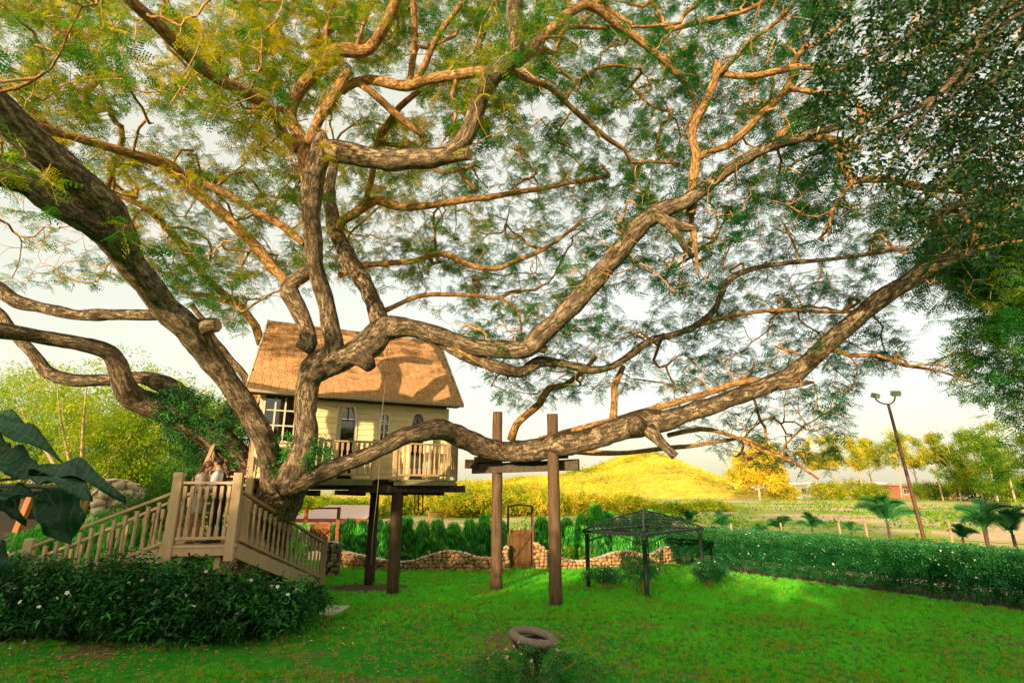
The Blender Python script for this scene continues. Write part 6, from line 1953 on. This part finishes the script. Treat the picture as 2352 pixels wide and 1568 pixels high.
# ---- unseen trees behind the photographer, placed and sized to shade the garden
for i, (x, y, h) in enumerate(((-15, -8, 8.0), (-8, -10, 7.6), (-1, -11, 7.4), (6, -10, 7.0), (12.5, -8, 6.8), (-21, -3, 9.0))):
    crown_tree('shade_tree', (x, y, 0), "rounded unseen tree placed for shade behind the photographer, number %s from the left" % ["two", "three", "four", "five", "six", "one"][i], [(0, 0, h * .68, 4.3, 3, h * .3), (1, 0, h * .35, 4.2, 2.6, h * .3), (-1.5, .5, h * .3, 3.6, 2.4, h * .3)], 1900, 'gold', (1.1, 1.9), (.0, .1), forked(h, 3, 5, .25), "unseen trees placed for shade behind the photographer", 1.0, None, "tree", .3, .3)
# ================================================================== THE COUPLE
SKIN = plain_mat("skin", (.52, .27, .16), .55, .06, 8, bumpy=.05)
HAIR_B = plain_mat("brown_hair", (.15, .055, .025), .5, .45, 22, bumpy=.6)
HAIR_D = plain_mat("dark_hair", (.022, .014, .012), .5, .3, 22, bumpy=.6)
SHIRT = plain_mat("white_shirt", (.74, .74, .72), .85, .06, 9, bumpy=.4)
VEST = plain_mat("dark_vest", (.035, .022, .026), .8, .2, 9)
TROUS = plain_mat("dark_trousers", (.016, .015, .02), .85, .2, 9)
SHOE = plain_mat("grey_shoe", (.06, .065, .07), .6, .2)
SANDAL = plain_mat("brown_shoe", (.22, .10, .06), .6, .2)
def dress_mat():
    m, nt = newmat("floral_dress")
    v = texco(nt)
    vo = N(nt, 'ShaderNodeTexVoronoi'); vo.inputs['Scale'].default_value = 11
    nt.links.new(v, vo.inputs['Vector'])
    spot = ramp(nt, vo.outputs['Distance'], [(.28, (1, 1, 1)), (.36, (0, 0, 0))])
    pick = N(nt, 'ShaderNodeSeparateColor'); nt.links.new(vo.outputs['Color'], pick.inputs[0])
    pc = ramp(nt, pick.outputs[0], [(.25, (.25, .04, .05)), (.5, (.45, .16, .14)), (.62, (.06, .12, .04)), (.85, (.30, .09, .10))])
    sel = ramp(nt, pick.outputs[1], [(.42, (0, 0, 0)), (.46, (1, 1, 1))])
    c = mixcol(nt, (.76, .68, .56), pc, math_n(nt, 'MULTIPLY', spot, sel))
    out(nt, principled(nt, c, .85, bump(nt, noise_tex(nt, v, 12), .3, .01), .15).outputs[0])
    return m
DRESS = dress_mat()
def skin_body(name, parent, pts, edges, radii, root_i, mat, sub=2):
    me = bpy.data.meshes.new(name)
    off = root_off(parent)
    me.from_pydata([tuple(Vector(p) - off) for p in pts], edges, [])
    me.materials.append(mat)
    o = link_mesh(name, me, parent)
    md = o.modifiers.new('skin', 'SKIN'); md.use_smooth_shade = True
    if not me.skin_vertices:
        bm_ = bmesh.new(); bm_.from_mesh(me)
        bm_.verts.layers.skin.verify()
        bm_.to_mesh(me); bm_.free()
    for i, v in enumerate(me.skin_vertices[0].data):
        r = radii[i]
        v.radius = r if isinstance(r, tuple) else (r, r)
        v.use_root = (i == root_i)
    sb = o.modifiers.new('sub', 'SUBSURF'); sb.levels = sub; sb.render_levels = sub
    return o
def loft(rings, n=16, cap=True):
    """rings: (centre, rx, ry, [front dir]) elliptical sections, front along local x"""
    b = MB(); vs = []
    for (c, rx, ry, fr) in rings:
        c = Vector(c); f = Vector(fr).normalized(); s = Vector((-f.y, f.x, 0))
        for k in range(n):
            a = 2 * math.pi * k / n
            vs.append(c + f * (math.cos(a) * rx) + s * (math.sin(a) * ry))
    fs = [(i * n + k, i * n + (k + 1) % n, (i + 1) * n + (k + 1) % n, (i + 1) * n + k) for i in range(len(rings) - 1) for k in range(n)]
    if cap: fs += [tuple(range(n - 1, -1, -1)), tuple((len(rings) - 1) * n + k for k in range(n))]
    return b.add(vs, fs, True)
def ell(c, rx, ry, rz, n=14, m=10, fn=None):
    b = MB(); vs = []
    c = Vector(c)
    for i in range(m + 1):
        th = math.pi * i / m
        for k in range(n):
            a = 2 * math.pi * k / n
            v = Vector((math.sin(th) * math.cos(a) * rx, math.sin(th) * math.sin(a) * ry, math.cos(th) * rz))
            if fn: v = fn(v)
            vs.append(c + v)
    fs = [(i * n + k, (i + 1) * n + k, (i + 1) * n + (k + 1) % n, i * n + (k + 1) % n) for i in range(m) for k in range(n)]
    return b.add(vs, fs, True)

def person(base, H, fdir, label, woman):
    F = Vector(fdir).normalized(); S = Vector((-F.y, F.x, 0)); base = Vector(base)
    root = empty('person', base, label, "person")
    def q(f, s, z): return base + F * (f * H) + S * (s * H) + UP * (z * H)
    # ---- body: one continuous skinned figure
    lean = .035
    hd = (.085 if woman else .06)            # how far the head comes forward
    tiltz = .0
    pts = [q(0, 0, .53), q(.008, 0, .62), q(.02, 0, .72), q(.03, 0, .80), q(.05, 0, .855), q(hd, 0, .905), q(hd + .012, 0, .955)]
    rad_ = [(.055 * H, .078 * H), (.046 * H, .066 * H), (.055 * H, .082 * H), (.045 * H, .075 * H), .026 * H, (.046 * H, .040 * H), (.046 * H, .040 * H)]
    ed = [(0, 1), (1, 2), (2, 3), (3, 4), (4, 5), (5, 6)]
    # face: nose and chin
    pts += [q(hd + .052, 0, .915)]; rad_ += [.008 * H]; ed += [(5, 7)]
    pts += [q(hd + .030, 0, .880)]; rad_ += [.020 * H]; ed += [(5, 8)]
    step = .035
    for sg in (-1, 1):
        i0 = len(pts)
        ff = sg * step
        pts += [q(0, sg * .05, .50), q(ff * .5 + .015, sg * .052, .285), q(ff, sg * .05, .05), q(ff + .07, sg * .053, .018)]
        rad_ += [.052 * H, .034 * H, .021 * H, (.018 * H, .024 * H)]
        ed += [(0, i0), (i0, i0 + 1), (i0 + 1, i0 + 2), (i0 + 2, i0 + 3)]
    hands = []
    for sg in (-1, 1):
        i0 = len(pts)
        if woman:   # arms round the man's waist / back
            sh, el, wr_, hn = q(.025, sg * .095, .795), q(.06, sg * .125, .655), q(.16, sg * .09, .63), q(.19, sg * .06, .635)
        else:
            sh, el, wr_, hn = q(.025, sg * .11, .80), q(.035, sg * .14, .65), q(.14, sg * .10, .60), q(.18, sg * .075, .595)
        pts += [sh, el, wr_, hn]
        rad_ += [.033 * H, .024 * H, .016 * H, (.019 * H, .011 * H)]
        ed += [(3, i0), (i0, i0 + 1), (i0 + 1, i0 + 2), (i0 + 2, i0 + 3)]
        hands.append((wr_, hn, sg))
        # fingers rooted in the palm
        hv = (hn - wr_).normalized()
        for j in range(4):
            a0 = len(pts)
            o_ = UP * ((j - 1.5) * .011 * H)
            ln = (.030, .034, .032, .026)[j] * H
            p1 = hn + hv * ln * .5 + o_; p2 = hn + hv * ln * .95 + o_ - S * sg * .012 * H
            pts += [p1, p2]; rad_ += [.0052 * H, .0042 * H]
            ed += [(i0 + 3, a0), (a0, a0 + 1)]
        a0 = len(pts)
        pts += [hn + UP * .022 * H - hv * .005 * H, hn + UP * .033 * H + hv * .012 * H]; rad_ += [.006 * H, .005 * H]
        ed += [(i0 + 3, a0), (a0, a0 + 1)]
    skin_body('body', root, pts, ed, rad_, 0, SKIN)
    hc = q(hd + .004, 0, .93)
    # ears, eyes, mouth
    for sg in (-1, 1):
        e = MB(); e.tube([hc + S * sg * .043 * H + UP * -.014 * H, hc + S * sg * .049 * H + UP * .010 * H], [.009 * H, .011 * H], 8); e.build('ear', SKIN, root)
        ell(hc + F * .040 * H + S * sg * .018 * H + UP * .002 * H, .006 * H, .007 * H, .0035 * H, 8, 6).build('eye', HAIR_D, root)
    MB().tube([hc + F * .048 * H + S * .012 * H - UP * .030 * H, hc + F * .053 * H - UP * .029 * H, hc + F * .048 * H - S * .012 * H - UP * .030 * H], .0035 * H, 6).build('mouth', plain_mat("lips", (.45, .13, .10), .5), root)
    fr = F
    if woman:
        hair = ell(hc - F * .012 * H + UP * .012 * H, .056 * H, .050 * H, .058 * H, 16, 12)
        hair.build('hair', HAIR_B, root)
        # long locks hanging behind the shoulder
        hb = MB(); random.seed(44)
        for k in range(26):
            s_ = random.uniform(-.042, .042)
            p0 = q(hd - .045 + random.uniform(-.008, .02), s_, .945)
            p1 = q(hd - .07 + random.uniform(-.01, .01), s_ * 1.15, .87)
            p2 = q(-.045 + random.uniform(-.02, .02), s_ * 1.3, .78)
            p3 = q(-.075 + random.uniform(-.03, .02), s_ * 1.2, .68 + random.uniform(-.03, .03))
            hb.tube([p0, p1, p2, p3], [.012 * H, .015 * H, .013 * H, .003 * H], 6)
        hb.build('hair_locks', HAIR_B, root)
        # dress: flared skirt above the knee
        loft([(q(-.005, 0, .345), .088 * H, .105 * H, fr), (q(-.004, 0, .40), .082 * H, .10 * H, fr), (q(-.004, 0, .50), .074 * H, .094 * H, fr), (q(0, 0, .56), .066 * H, .086 * H, fr), (q(.006, 0, .63), .054 * H, .072 * H, fr), (q(.016, 0, .70), .062 * H, .082 * H, fr), (q(.022, 0, .755), .064 * H, .088 * H, fr), (q(.028, 0, .805), .052 * H, .088 * H, fr), (q(.036, 0, .832), .034 * H, .05 * H, fr)], 18).build('dress', DRESS, root)
        for sg in (-1, 1):
            MB().tube([q(.025, sg * .075, .815), q(.028, sg * .105, .785), q(.042, sg * .128, .72), q(.06, sg * .130, .66), q(.10, sg * .115, .645), q(.15, sg * .092, .634)], [.036 * H, .045 * H, .050 * H, .046 * H, .036 * H, .021 * H], 12).build('sleeve', DRESS, root)
        for sg in (-1, 1):
            f0 = q(sg * step + .035, sg * .052, .012)
            ell(f0, .062 * H, .028 * H, .016 * H, 10, 6, lambda v: F * v.x + S * v.y + UP * v.z).build('shoe', SANDAL, root)
    else:
        hair = ell(hc - F * .016 * H + UP * .020 * H, .052 * H, .048 * H, .046 * H, 16, 12)
        hair.build('hair', HAIR_D, root)
        loft([(q(-.002, 0, .53), .066 * H, .090 * H, fr), (q(.004, 0, .60), .062 * H, .084 * H, fr), (q(.014, 0, .70), .070 * H, .100 * H, fr), (q(.022, 0, .76), .070 * H, .108 * H, fr), (q(.028, 0, .81), .056 * H, .100 * H, fr), (q(.040, 0, .838), .036 * H, .055 * H, fr), (q(.046, 0, .858), .031 * H, .034 * H, fr)], 18).build('shirt', SHIRT, root)
        loft([(q(-.002, 0, .525), .070 * H, .094 * H, fr), (q(.004, 0, .60), .066 * H, .088 * H, fr), (q(.014, 0, .70), .074 * H, .100 * H, fr), (q(.020, 0, .76), .073 * H, .090 * H, fr), (q(.020, 0, .80), .060 * H, .062 * H, fr), (q(.022, 0, .822), .050 * H, .046 * H, fr)], 18).build('vest', VEST, root)
        for sg in (-1, 1):
            MB().tube([q(.026, sg * .085, .815), q(.027, sg * .118, .785), q(.034, sg * .140, .70), q(.045, sg * .142, .645), q(.09, sg * .125, .622), q(.135, sg * .102, .602)], [.034 * H, .042 * H, .040 * H, .036 * H, .029 * H, .022 * H], 12).build('sleeve', SHIRT, root)
            ff = sg * step
            loft([(q(ff, sg * .050, .03), .034 * H, .032 * H, fr), (q(ff * .85, sg * .051, .15), .034 * H, .034 * H, fr), (q(ff * .5 + .012, sg * .052, .29), .043 * H, .042 * H, fr), (q(ff * .2, sg * .051, .42), .056 * H, .050 * H, fr), (q(0, sg * .044, .53), .064 * H, .052 * H, fr), (q(0, sg * .040, .55), .06 * H, .05 * H, fr)], 14).build('trouser_leg', TROUS, root)
            f0 = q(ff + .030, sg * .052, .016)
            ell(f0, .070 * H, .030 * H, .022 * H, 12, 8, lambda v: F * v.x + S * v.y + UP * max(v.z, -.015 * H)).build('shoe', SHOE, root)
        # collar
        loft([(q(.044, 0, .848), .036 * H, .040 * H, fr), (q(.052, 0, .868), .038 * H, .040 * H, fr)], 14, False).build('collar', SHIRT, root)
    return root
pm = P(472, 1246, 11.65); pn = P(517, 1246, 11.75)
W_H, M_H = 1.62, 1.68
mid_ = (pm + pn) / 2
fdir = Vector((1, .12, 0)).normalized()
cx = P(492, 1068, 11.7).x
# faces meet at cx: nose reach about .137 H (woman) and .112 H (man)
wb = Vector((cx, 11.68, LZ)) - fdir * (.140 * W_H); mb = Vector((cx, 11.68, LZ)) + fdir * (.115 * M_H)
person((wb.x, wb.y, LZ), W_H, fdir, "woman in a white floral dress with long brown hair kissing the man on the landing", True)
person((mb.x, mb.y, LZ), M_H, -fdir, "man in white shirt, dark vest and trousers kissing the woman on the landing", False)
print('objects', len(SC.objects))
